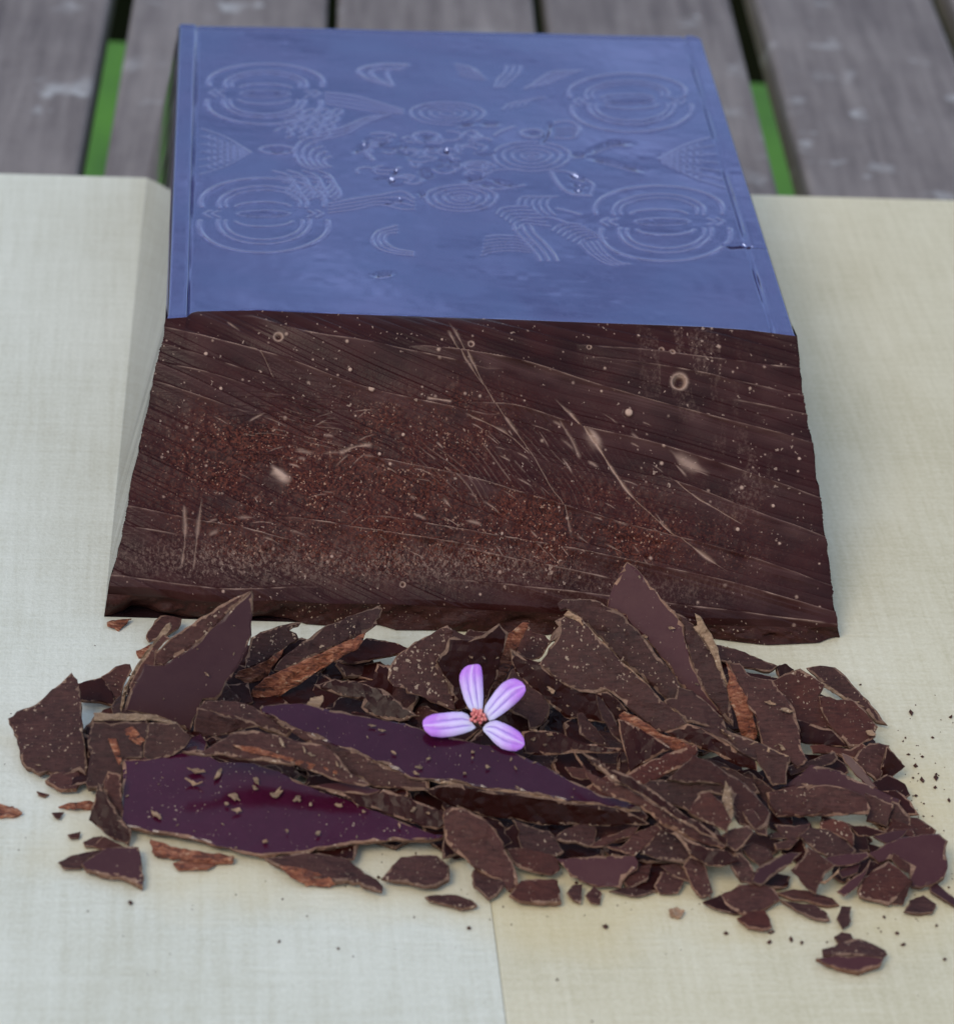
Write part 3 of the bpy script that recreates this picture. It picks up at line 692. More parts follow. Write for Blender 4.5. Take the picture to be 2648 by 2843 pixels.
SHARDS = '''
A|1|s|56|8|.25|1850,105 1600,345 1400,525 1210,655 1135,655 1060,640 1000,760 950,880 920,990 1000,1000 1150,1030 1290,1080 1400,1140 1440,1020 1490,905 1590,910 1700,745 1790,580 1845,440 1855,250|large smooth plum-brown shard standing upright with a pointed tip before the block|.12
B|1|m|22|-18|.12|520,730 560,780 575,900 585,1030 600,1170 615,1300 615,1440 560,1400 460,1450 350,1405 290,1430 195,1385 160,1300 130,1180 100,1110 70,1040 130,990 220,955 330,880 440,800|broad dull brown slab at the outer end of the pile with a notched bottom edge|.16
C|1|d|18|0|.15|560,790 640,770 760,740 840,920 820,940 700,915 575,905|dark reddish chip tucked behind the broad notched slab|.1
D|1|m|30|20|.12|750,735 850,665 950,650 960,700 910,790 890,900 850,890 830,920 790,820|dull grey-brown chip leaning between the dark chip and the plum shard|.09
E|1|p|42|15|.2|1240,355 1250,390 1180,470 1110,560 1050,660 960,760 900,980 890,960 920,800 1000,660 1100,520 1210,370|long pale splinter curl leaning along the plum shard's edge|.05
E2|1|m|45|10|.2|1040,600 1100,580 1070,690 1010,800 950,890 930,860 960,760|narrow brown sliver beneath the pale splinter curl|.06
F|1|m|36|-6|.1|680,1060 1090,1075 1060,1200 1040,1330 905,1340 900,1560 650,1560 640,1480 660,1300 640,1200|blocky brown chunk with orange torn patches and a pale frayed top edge|.2
G|1|m|8|0|0|340,1500 380,1460 480,1445 570,1440 590,1480 560,1555 440,1560|flat dark chip lying on the board below the notched slab|.12
H|1|d|40|15|.05|790,1450 830,1440 890,1490 890,1580 740,1580 760,1520|small dark chip wedged between the torn chunk and the purple shard|.08
I|1|m|20|25|.05|1090,400 1180,290 1225,285 1330,310 1310,370 1220,420 1100,470 1080,440|curled brown chip lying on the board just under the block's broken lip|.1
J|1|t|5|0|0|790,330 960,310 920,350 870,385 790,360|thin rust-brown flake on the board beside the block's front corner|.04
K1|1|t|5|0|0|1000,550 1110,510 1070,580 1020,585|tiny rust-brown flake beside the pale splinter curl|.04
BG1|1|g|0|0|.45|1350,1270 1390,1200 1470,1160 1510,1210 1500,1290|small glossy scrap flashing blue between the torn chunk and the long curl|.05
L|2|m|46|5|.3|520,450 640,395 770,355 890,340 870,370 800,400 850,420 870,460 800,500 760,540 600,640 480,680 500,560|shorter grey-brown shard with a torn orange underside beside the plum shard|.07
M|2|m|44|6|.45|690,690 800,560 900,480 1080,360 1300,270 1450,215 1480,240 1465,300 1440,320 1450,350 1380,400 1330,430 1200,490 1000,580 860,650 740,700|long slanting grey-brown shard with a wide torn rust-red underside|.07
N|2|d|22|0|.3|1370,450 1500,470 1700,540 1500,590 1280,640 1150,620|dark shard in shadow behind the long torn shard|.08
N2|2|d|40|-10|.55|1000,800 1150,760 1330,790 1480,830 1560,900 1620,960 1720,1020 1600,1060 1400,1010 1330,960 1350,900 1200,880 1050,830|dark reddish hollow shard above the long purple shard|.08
N3|2|p|30|0|.85|930,950 960,900 1040,880 1050,910 1010,970 950,985|pale ragged crumb on the upper end of the long purple shard|.04
O|2|m|22|10|.75|130,970 180,910 280,905 420,915 530,945 600,990 700,1050 830,1125 780,1165 700,1135 560,1080 430,1045 330,1035 250,1000|curved grey-brown chip with a thick crumb-dusted front at the plum shard's foot|.1
P|2|m|34|5|.75|10,1290 170,1280 300,1200 380,1150 540,1125 640,1150 800,1190 900,1220 1050,1240 1130,1300 1250,1440 1400,1530 1350,1540 1200,1510 1000,1440 860,1380 700,1360 480,1340 330,1310 160,1320|long brown curl with an orange torn slit along it above the front purple shard|.08
Q|S|g|24|-6|.62|723,1963 776,1953 840,1953 915,1970 991,1986 1048,1995 1126,2008 1177,2027 1259,2048 1311,2061 1389,2074 1431,2091 1518,2129 1577,2165 1630,2186 1675,2209 1777,2228 1777,2246 1747,2245 1660,2235 1539,2216 1444,2194 1350,2190 1267,2167 1188,2163 1139,2159 1105,2137 1048,2114 991,2091 935,2072 878,2046 821,2023 776,2001 727,1978|long glossy purple-brown shard under the flower with pale crumbs on it|.09
R|S|g|13|-8|.16|342,2110 402,2110 459,2099 508,2088 546,2080 610,2114 705,2118 776,2141 859,2182 965,2220 1078,2265 1191,2311 1229,2318 1231,2324 1191,2330 1040,2333 927,2349 813,2367 724,2375 667,2367 554,2330 440,2311 342,2292 336,2288 340,2201|wide glossy purple shard tapering to a point along the front of the pile|.12
T|7|d|42|0|.3|420,345 650,385 850,405 960,375 1100,420 1300,500 1430,550 1420,640 1350,670 1250,650 1000,560 700,440 500,370|dark speckled shard between the two glossy purple shards|.1
U|3|m|40|4|.55|260,640 330,540 480,420 640,330 740,280 790,330 770,390 740,470 660,580 700,640 750,760 780,860 805,980 700,940 560,880 410,830 400,800 300,790 260,720|grey-brown angular shard behind the flower with a scalloped edge|.08
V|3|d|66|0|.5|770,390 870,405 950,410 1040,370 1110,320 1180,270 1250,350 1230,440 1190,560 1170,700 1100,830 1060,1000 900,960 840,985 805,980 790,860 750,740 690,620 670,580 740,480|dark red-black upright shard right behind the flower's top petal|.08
W|3|t|50|10|.55|1390,250 1440,260 1420,310 1350,450 1310,560 1250,700 1180,800 1100,840 1150,720 1180,600 1150,590 1230,440 1220,400 1300,330|narrow torn rust-coloured splinter standing behind the flower|.07
X|3|m|34|0|.6|1440,270 1480,330 1580,350 1630,400 1570,480 1530,540 1440,550 1330,480 1410,330|small dull chip between the torn splinter and the big brown wedge|.07
X2|3|m|20|0|.4|760,300 830,320 900,350 1000,370 1060,350 1000,400 870,400 790,380|dull sliver showing above the dark red-black shard|.05
Y|3|m|36|12|.55|1300,660 1340,640 1450,760 1560,860 1620,960 1600,1020 1560,1100 1500,1140 1450,1130 1440,1060 1380,1030 1290,990 1200,980 1250,800|brown chip beside the flower's upper side petal|.08
AA|4|d|62|-12|.6|65,680 150,740 260,780 400,900 560,980 700,990 740,980 830,1060 880,1110 840,1180 800,1200 700,1200 520,1170 440,1160 340,1070 210,960 110,860 75,790|dark red crescent-shaped underside beneath the big brown wedge|.08
AB|4|m|46|-8|.72|260,780 330,660 400,570 330,610 370,540 400,500 370,460 440,420 470,390 560,440 660,560 760,660 850,760 950,840 1050,930 1150,1050 1240,1120 1340,1215 1250,1260 1150,1280 1040,1200 930,1120 860,1040 740,960 660,990 560,980 430,920 330,840|big brown wedge-shaped shard with a frayed back edge beside the flower|.1
AC|4|m|48|-8|.85|410,350 450,320 600,315 720,340 830,400 940,510 1040,620 1140,740 1230,850 1285,980 1260,1030 1180,1040 1080,930 960,830 850,740 740,620 640,520 540,420 470,385 430,400|long leaf-shaped brown shard lying between the wedge and the pointed plum shard|.09
AD|4|s|57|-10|.55|900,25 960,70 1050,170 1150,300 1250,400 1310,500 1330,620 1370,760 1430,900 1500,1020 1600,1150 1660,1230 1500,1100 1400,1010 1290,940 1200,790 1100,660 1000,560 900,450 820,390 755,370 790,230 850,110|tall smooth violet-brown shard whose tip rises against the block's cut face|.12
AG|4|t|50|-10|.5|1630,770 1700,880 1760,1000 1820,1140 1850,1260 1830,1320 1740,1290 1710,1180 1660,1060 1640,950 1660,900|dark torn splinter leaning on the side of the tall violet-brown shard|.08
AH|4|m|35|-10|.75|1290,950 1380,980 1480,1060 1600,1180 1620,1240 1560,1290 1470,1230 1340,1200 1240,1110 1180,1050 1260,1030|smaller brown chip at the foot of the leaf-shaped shard|.08
AI|4|d|58|-14|.55|1340,1215 1440,1250 1600,1340 1750,1440 1840,1480 1850,1560 1700,1520 1540,1430 1400,1380 1260,1330 1180,1280 1280,1250|dark glossy channel-like shard below the big brown wedge|.08
AJ|4|t|42|-8|.75|850,1160 890,1130 1000,1180 1130,1280 1280,1330 1400,1390 1300,1420 1220,1400 1100,1320 960,1240 860,1190|pinkish torn splinter lying along the foot of the brown wedge|.05
AJ2|4|d|48|0|.6|840,1190 960,1240 1100,1320 1220,1400 1140,1430 1000,1510 930,1560 880,1390 860,1300|dark chip under the pinkish torn splinter|.07
AK|8|r|32|14|.72|1030,270 1160,190 1330,110 1530,55 1540,100 1500,180 1400,220 1240,300 1150,330 1060,300|reddish strip-shaped chip crossing beneath the pinkish splinter|.08
AL|4|m|52|20|.7|680,1010 740,1070 800,1160 860,1300 890,1390 800,1300 720,1170 690,1080|slender pointed chip standing below the dark red crescent|.05
AM|4|m|46|24|.65|540,1150 580,1140 650,1230 720,1310 770,1380 700,1370 560,1290 550,1200|second slender pointed chip standing beside the first below the crescent|.05
AN|4|d|48|0|.62|150,1280 300,1270 420,1290 560,1350 750,1390 940,1405 900,1420 700,1430 500,1425 300,1440 160,1430|thin dark blade-shaped shard beside the flower's lower petal|.08
AO|8|r|30|-10|.6|1530,140 1700,210 1850,300 1960,400 2070,540 2040,640 1950,660 1850,620 1815,560 1800,400 1720,330 1540,330 1350,310 1420,240 1500,180|large reddish-brown slab under the diamond-shaped chip|.1
AO2|8|m|34|-8|.55|1240,310 1350,315 1540,340 1720,330 1740,420 1640,400 1580,405 1500,540 1440,500 1330,470 1200,400 1150,340|dull brown slab below the strip-shaped chip|.09
AP|8|r|36|-12|.8|1490,545 1580,400 1640,400 1720,470 1790,600 1760,680 1640,620 1540,570|reddish diamond-shaped chip propped beside a pale upright splinter|.1
AQ|8|p|44|10|.8|1760,320 1800,400 1815,560 1790,620 1740,440|pale tan splinter standing beside the diamond-shaped chip|.05
AR|9|m|34|-5|.55|270,170 330,130 430,110 470,150 400,240 350,275 290,230|rounded brown flake below the pale tan splinter|.07
AS|8|m|46|0|.5|650,95 760,250 900,330 1000,345 1150,430 1350,550 1500,640 1600,700 1750,780 1700,800 1500,740 1300,640 1130,500 950,440 850,390 760,290|long dull bar-shaped shard running down from the flower toward the small flakes|.1
AS2|8|d|40|0|.72|720,110 850,170 1000,260 1180,360 1400,520 1560,620 1740,720 1740,760 1560,690 1350,560 1150,420 960,320 800,200|long dark thin shard lying on the bar-shaped shard|.06
AS3|8|d|48|0|.4|1260,640 1450,720 1600,800 1740,820 1850,900 1750,930 1620,930 1500,850 1400,720 1300,680|dark shard under the end of the bar-shaped shard|.08
AT|8|r|30|0|.6|580,210 640,215 760,240 775,290 700,300 630,280|small reddish crumb of a shard beside the long purple shard's edge|.05
AU|8|m|26|-6|.32|1140,840 1220,740 1290,670 1400,720 1500,790 1490,870 1450,910 1330,890 1220,860|squarish brown chip below the dark front side of the long purple shard|.1
AV|8|m|30|12|.34|890,790 1000,790 1080,700 1270,620 1270,690 1180,780 1090,850 1000,830|brown chip with a pale fold next to the squarish chip|.07
AW|8|m|22|0|.26|200,600 330,650 460,680 520,770 560,830 500,860 400,840 260,800 240,720 250,680|pointed rough chip beside the rounded upright shard|.08
AX|8|m|22|0|.3|500,740 600,670 700,640 790,660 780,770 740,790 660,760 560,750||.06
AY|8|m|24|0|.3|780,790 860,730 1000,680 1110,640 1060,720 960,740 860,790||.06
AZ|8|r|22|0|.15|160,810 280,810 430,840 510,880 535,960 480,1000 380,980 260,950 200,900|oval reddish chip between the rounded upright shard and the pale-scuffed chip|.08
BA|8|s|30|-4|.12|530,890 600,890 800,870 1080,870 1105,910 1090,960 1030,1000 990,1040 980,1090 870,1080 750,1060 640,1010|smooth boat-shaped chip with a pale scuff on the front edge of the pile|.1
BB|8|r|14|0|.02|180,1150 260,1050 380,1030 520,1040 530,1100 540,1190 420,1200 260,1190|reddish rectangular chip with scored lines lying on the board|.12
BC|S|m|44|6|.08|1240,2258 1259,2248 1305,2258 1350,2284 1380,2326 1399,2360 1418,2390 1433,2436 1443,2466 1410,2472 1388,2440 1350,2425 1320,2409 1282,2375 1244,2341 1240,2307|rounded brown shard leaning upright beside the purple shard's pointed tip|.1
BD|7|m|18|0|.05|1640,960 1700,940 1780,960 1830,1020 1850,1080 1800,1140 1740,1180 1640,1090 1620,1010|small roundish flake at the foot of the rounded upright shard|.08
BE|7|m|14|0|.06|960,1030 1020,960 1100,880 1200,870 1350,870 1430,940 1440,1030 1350,1080 1250,1090 1100,1050 1000,1040|pebbly brown chip below the purple shard's pointed tip|.12
BF|7|m|4|0|0|1280,1165 1350,1145 1500,1150 1600,1190 1640,1230 1540,1245 1400,1210 1310,1190|small flat oval chip lying by itself just in front of the pile|.08
BG|7|m|10|0|.04|110,890 300,860 500,850 700,890 780,960 900,1040 945,1090 940,1130 880,1120 780,1060 700,1040 620,1050 400,1000 200,930|long dark chip with a pinkish torn front edge under the purple shard|.1
BH|6|t|14|0|.03|850,740 1000,800 1200,830 1440,860 1430,900 1300,900 1100,890 880,850|rust-brown frayed strip under the front edge of the purple shard|.08
BI|6|t|5|0|0|1010,910 1150,880 1330,900 1250,960 1050,960|thin rust-brown shaving on the board before the frayed strip|.05
BJ|6|s|5|0|0|350,920 430,860 520,810 740,800 765,900 775,1070 640,1020 480,990 380,960|flat triangular chip lying apart on the board beside the purple shard|.12
BK|6|m|3|0|0|175,900 260,860 420,830 520,815 400,870 345,930 330,950 220,950|thin curved shaving touching the flat triangular chip|.06
BL|6|d|50|-20|.02|395,600 430,480 460,340 520,430 570,520 620,600 680,660 665,780 600,750 500,690|dark wedge-shaped chip standing at the square end of the purple shard|.1
BL2|6|m|48|10|.1|500,330 530,250 620,280 630,500 615,620 560,540 510,440|dull chip leaning on the square end of the purple shard|.08
BM|6|m|5|0|0|430,790 500,730 590,770 640,800 500,815||.05
BN|6|m|5|0|0|355,760 420,730 480,725 440,790 370,790||.05
BO|6|t|3|0|0|180,500 290,470 420,470 400,510 290,520||.04
BP|6|r|3|0|0|120,550 200,545 170,590 140,580||.04
BQ|6|r|3|0|0|10,390 90,410 60,425 20,410||.04
BR|6|r|3|0|0|235,710 320,690 310,730 260,735||.04
BS|0|t|4|0|0|-30,185 80,205 140,240 90,260 -30,262|rust-brown stick-like shaving lying alone on the board|.06
CA|5|m|26|0|.2|210,100 350,130 480,180 630,240 580,280 480,260 330,230 230,210|narrow brown bar lying behind the pile near the block's lip|.1
CB|5|d|40|0|.1|630,250 690,230 750,270 700,320 650,320|small dark red lump at the end of the narrow bar|.1
CC|5|m|34|-6|.4|310,250 390,250 460,330 600,350 700,480 770,640 785,780 830,880 760,930 650,850 530,770 500,600 430,470 380,400 330,300|grey-brown slab beside the dark torn splinter|.1
CD|5|r|32|-10|.38|600,350 700,300 800,280 900,340 960,380 920,450 950,560 1020,650 1000,700 880,660 770,620 720,500|reddish-brown slab with a pale frayed ridge|.1
CE|5|r|28|-16|.4|930,460 1050,480 1180,490 1250,570 1310,650 1300,720 1230,760 1130,790 1050,700 980,610 940,530|reddish flap-shaped chip lying on the frayed slab|.08
CF|5|m|30|-20|.1|850,270 940,250 1040,260 1110,320 1170,390 1250,470 1330,570 1380,640 1310,620 1240,540 1140,480 1020,410 930,340|dull slab at the rear of the pile beyond the frayed slab|.12
CG|5|d|60|0|.3|780,620 900,660 1010,690 1120,800 1000,800 790,770|dark wine-coloured face under the reddish flap|.06
CH|5|m|36|14|.1|1170,880 1230,810 1330,780 1400,800 1370,900 1340,1060 1250,970|chunky faceted lump at the pile's outer edge on the bare board|.12
CI|5|m|40|16|.35|720,940 850,900 1020,840 1040,880 1000,920 880,950 750,990||.07
CJ|5|s|33|-8|.3|690,1075 770,1020 880,930 1000,950 1150,1020 1330,1100 1460,1160 1440,1210 1300,1180 1150,1110 1000,1080 850,1075|broad smooth tent-like chip above the ragged-topped slab|.1
CK|5|s|44|-20|.3|1080,850 1150,880 1230,960 1320,1080 1250,1070 1180,1000 1110,920|thin grey leaf-like flake leaning on the chunky faceted lump|.04
CL|5|m|40|0|.32|580,1120 700,1090 790,1080 960,1070 1100,1090 1230,1140 1260,1220 1250,1260 1000,1270 650,1275 600,1200|wide ragged-topped slab standing on its straight edge|.1
CM|5|m|42|-14|.2|1250,1130 1420,1200 1380,1340 1260,1300 1265,1220||.09
CN|5|m|40|-20|.06|1430,1190 1470,1200 1540,1290 1550,1390 1500,1410 1370,1360 1400,1280||.08
CP|5|m|50|-8|.45|250,680 400,740 550,800 710,870 690,1050 600,1060 560,1000 500,900 330,760|thick slab end with a pale crumbly top ridge|.1
CQ|5|r|36|0|.3|880,800 960,790 1060,810 1130,820 1200,780 1220,800 1170,880 1100,870 1030,840 900,850||.06
DA|9|m|30|0|.3|810,180 880,130 1000,150 1110,210 1160,270 1130,310 1000,320 920,280 850,220||.08
DB|9|r|42|-10|.4|945,90 1010,70 1100,90 1150,160 1150,240 1110,200 1020,150 950,130||.06
DC|9|d|30|0|.3|1150,110 1250,110 1380,150 1300,170 1200,170||.06
DD|9|s|22|0|.3|1310,180 1420,150 1520,140 1490,180 1400,230||.06
DE|9|s|24|-10|.12|1270,300 1400,230 1520,190 1740,170 1800,215 1780,300 1800,390 1780,450 1690,500 1620,525 1560,510 1540,380 1440,330 1350,360|large smooth rounded slab ending the pile on the side of the lone chip|.14
DF|9|s|20|0|.36|970,330 1060,310 1240,290 1250,320 1180,360 1080,375 990,370||.05
DG|9|s|32|10|.25|480,480 510,400 620,340 720,300 790,300 720,370 620,440 540,500||.07
DH|9|m|34|0|.3|400,260 470,230 560,260 600,320 520,380 460,330||.06
DI|9|m|40|0|.2|300,340 380,300 440,360 480,440 460,500 390,480 330,400||.07
DJ|9|r|36|-6|.22|750,410 820,340 850,260 920,310 1020,380 960,430 920,500 900,560 840,520 790,450||.08
DK|9|p|24|0|.3|910,490 980,480 1060,400 1050,430 970,500||.04
DL|9|s|24|0|.22|1060,420 1120,390 1200,370 1180,430 1090,460||.05
DM|9|s|34|20|.16|1060,550 1120,500 1220,430 1270,350 1240,440 1190,520 1110,580||.05
DN|9|r|20|0|.05|1220,470 1300,410 1400,350 1470,400 1560,490 1500,550 1400,640 1300,610 1210,590|rough flat chip below the large smooth rounded slab|.1
DO|9|r|36|0|.2|1440,300 1540,370 1550,430 1480,400 1430,340||.05
DP|9|d|40|-10|.05|1400,640 1480,570 1560,490 1540,540 1500,640||.05
DQ|9|s|9|0|0|1690,520 1740,510 1850,600 1850,650 1780,610 1700,560||.06
DR|9|m|12|0|.1|260,580 380,520 520,500 610,540 650,610 560,660 440,710 330,670 280,630|oval two-toned chip at the front of the small flakes|.08
DS|9|d|20|0|.04|130,630 250,585 290,640 440,700 340,710 200,670|dark red sliver under the oval two-toned chip|.06
DT|9|r|5|0|0|370,740 450,700 550,690 580,740 600,800 540,820 440,800|half-round chip on the board in front of the oval chip|.08
DU|9|m|36|16|.03|10,400 90,420 150,400 190,560 120,600 60,530 20,440|upright stub-shaped chip with a pale edge beside the oval two-toned chip|.08
DV|9|m|10|0|.06|650,570 760,550 880,570 1000,600 1040,640 960,650 850,620 750,610||.06
DW|9|m|9|0|0|680,620 780,640 900,650 960,700 985,750 900,740 780,690||.07
DX|9|m|10|0|0|1050,740 1080,670 1140,670 1130,780 1090,810||.06
DZ|9|m|30|0|.35|630,100 760,110 860,90 800,180 720,200 650,140||.06
EA|9|m|26|0|.35|590,170 680,130 700,190 600,190||.05
EB|9|m|26|0|.3|620,230 700,210 780,200 720,260 640,270||.05
EC|9|m|5|0|0|1520,690 1560,620 1640,590 1720,640 1700,690 1600,700||.07
ED|9|s|11|0|0|900,1020 960,1010 1060,1000 1200,1000 1300,1010 1370,1020 1340,1070 1200,1110 1050,1080 960,1050|lone chip lying by itself on the board well in front of the pile|.1
EE|9|m|8|0|0|1030,870 1080,840 1140,850 1150,890 1060,905|small crumbly bit touching the lone chip|.06
EF|9|m|42|12|.55|410,20 470,0 560,120 560,170 500,150 440,80||.06
EH|8|m|12|0|0|600,1130 640,1080 700,1080 690,1200 640,1180||.06
EI|8|m|12|0|0|740,1150 790,1090 840,1130 830,1210 770,1200||.06
EJ|8|p|8|0|0|1350,1260 1400,1240 1450,1270 1420,1310 1360,1300||.05
EL|8|m|6|0|0|920,1130 1050,1090 1220,1130 1100,1160||.05
EM|8|r|20|0|.08|1000,1030 1100,950 1200,930 1180,1030 1050,1090||.07
EN|8|m|18|0|.04|1240,1080 1300,980 1440,1050 1400,1130 1280,1130||.07
EO|8|m|26|0|.12|1290,940 1420,920 1490,1050 1400,1020||.05
EP|8|m|36|10|.02|1450,950 1520,850 1600,920 1650,1100 1640,1160 1560,1130 1500,1000|dull upright chip with a pale rim beside the bare patch of board|.08
EQ|8|m|36|0|.25|1740,820 1850,780 1880,860 1850,960 1780,900||.06
'''
FACETS = '''
A|1|m|1250,455 1140,560 1135,660 1060,700 1000,800 960,880 950,800 1010,690 1080,590 1120,520 1200,430|side_facet|0|
A|1|m|1850,105 1700,170 1560,260 1400,360 1250,460 1140,560 1130,655 1200,655 1400,525 1600,345|bevelled_facet|0|dull scored facet
F|1|m|1090,1075 1300,1080 1400,1180 1360,1250 1270,1310 1110,1360 1040,1330 1060,1200|side_facet|10|
F|1|p|690,1000 900,1005 1100,1010 1300,1070 1290,1088 1100,1050 900,1055 690,1058|frayed_edge|0|pale frayed top edge
F|1|t|910,1120 980,1100 1055,1200 1030,1240 940,1190|torn_patch|0|orange torn patch
F|1|t|790,1190 850,1190 895,1350 870,1380 820,1260|torn_patch|0|orange torn patch
L|2|t|430,700 600,640 760,540 740,590 670,680 640,740 500,800 340,870 380,800|torn_underside|20|torn orange underside
M|2|t|740,700 860,650 1000,580 1200,490 1360,420 1340,480 1300,540 1150,620 980,720 880,800 740,880 570,945 510,925 540,820 620,750|torn_underside|22|torn rust-red underside
O|2|m|130,970 250,1000 330,1035 430,1045 560,1080 640,1105 500,1120 380,1150 280,1180 180,1170 110,1140 105,1060|broken_front|40|crumb-dusted broken front
P|2|t|390,1240 550,1250 700,1300 860,1350 1060,1400 1300,1480 1260,1500 1000,1440 800,1360 640,1320 480,1290|torn_slit|10|orange torn slit
Q|S|m|727,1978 776,2001 821,2023 878,2046 935,2072 991,2091 1048,2114 1105,2137 1139,2159 1188,2163 1190,2195 1110,2190 1040,2185 984,2152 935,2114 878,2076 810,2031|bevelled_facet|18|dull brown facet
Q|S|d|1172,2192 1267,2178 1350,2196 1463,2208 1577,2229 1728,2247 1804,2288 1690,2296 1501,2292 1426,2277 1350,2270 1248,2239|broken_front|48|dark broken front
Q|S|p|1190,2166 1267,2168 1350,2190 1444,2194 1539,2216 1660,2235 1777,2230 1777,2250 1747,2252 1660,2246 1539,2228 1444,2208 1350,2204 1267,2182|frayed_edge|0|pale frayed edge
R|S|s|342,2085 402,2105 459,2092 508,2076 546,2070 546,2082 508,2090 459,2101 402,2114 342,2112|bevelled_facet|0|grey bevelled facet
T|7|s|420,345 540,330 640,322 780,330 960,375 850,408 650,388|bevelled_facet|-22|grey bevelled facet
AB|4|p|440,420 470,385 560,435 660,550 760,650 850,752 950,832 1050,922 1150,1042 1240,1112 1340,1210 1250,1150 1130,1060 1040,950 940,862 840,780 750,680 650,580 550,470|frayed_edge|0|pale frayed back edge
AD|4|m|1250,400 1330,440 1390,490 1480,620 1540,720 1590,830 1640,950 1660,1050 1680,1240 1600,1150 1500,1020 1430,900 1370,760 1330,620 1310,500|side_facet|-6|dull brown side facet
AD|4|p|1400,410 1440,430 1520,560 1560,660 1590,780 1640,930 1600,920 1540,740 1480,620 1390,510 1420,500|frayed_edge|0|pale frayed edge
AI|4|m|1400,1230 1590,1250 1850,1370 1850,1480 1750,1430 1600,1330 1450,1250|upper_facet|-30|
BG|7|t|200,930 400,960 560,1020 650,1060 560,1090 400,1080 280,1020|torn_edge|25|pinkish torn edge
CD|5|p|800,280 900,330 1000,390 1120,470 1200,490 1150,500 1040,440 950,380 870,340|frayed_edge|0|pale frayed ridge
CH|5|d|1390,800 1515,940 1430,1010 1330,1080 1350,960|side_facet|30|dark side facet
CP|5|p|250,680 400,730 550,795 710,862 700,885 540,825 390,765 260,705|frayed_edge|0|pale crumbly ridge
ED|9|m|950,1000 950,950 1040,930 1060,905 1200,880 1280,910 1380,960 1390,990 1370,1015 1200,995 1060,995|upper_facet|-4|dull upper half
DR|9|m|260,580 380,520 520,500 560,550 440,580 330,610|upper_facet|-3|
'''
# ------------------------------------------------------------------ pile of shards
ZO = {'1': (0, 1600, 2.6457), '2': (500, 1600, 2.6457), '3': (1000, 1650, 3.0867), '4': (1400, 1550, 2.6457), '5': (1900, 1750, 2.476),
      '6': (100, 2050, 2.6457), '7': (700, 2050, 2.6457), '8': (1350, 2050, 2.6457), '9': (1900, 2250, 2.476), '0': (0, 2150, 2.315), 'S': (0, 0, 1.0)}
def pts_of(zoom, s):
    ox, oy, k = ZO[zoom]; v = [float(q) for q in s.replace(',', ' ').split()]
    return [(ox + v[i] / k, oy + v[i + 1] / k) for i in range(0, len(v), 2)]
def support(px):
    """height of the pile's surface (cm) seen at a photo pixel"""
    x, y = px[0] * K, px[1] * K
    t = (1765 - y) / 470.0
    h = np.interp(t, [0, 0.12, 0.4, 0.7, 1.0, 1.2], [0.0, 0.12, 0.62, 0.80, 0.45, 0.0])
    ex_ = np.interp(x, [0, 60, 260, 480, 1450, 1650, 1800, 1852], [0, 0.25, 0.55, 1, 1, 0.75, 0.3, 0.15])
    return float(h * ex_)
def plane_for(px, tau, azd, zb):
    tau, a = math.radians(tau), math.radians(azd)
    n = np.array([math.sin(tau) * math.sin(a), -math.sin(tau) * math.cos(a), math.cos(tau)])
    c = np.mean(np.array(px), 0); z0 = zb
    for _ in range(25):
        p0 = at_z(c, z0); Q = np.array([on_plane(p, p0, n) for p in px]); z0 += (zb - Q[:, 2].min()) * 0.8
    return p0, n, Q
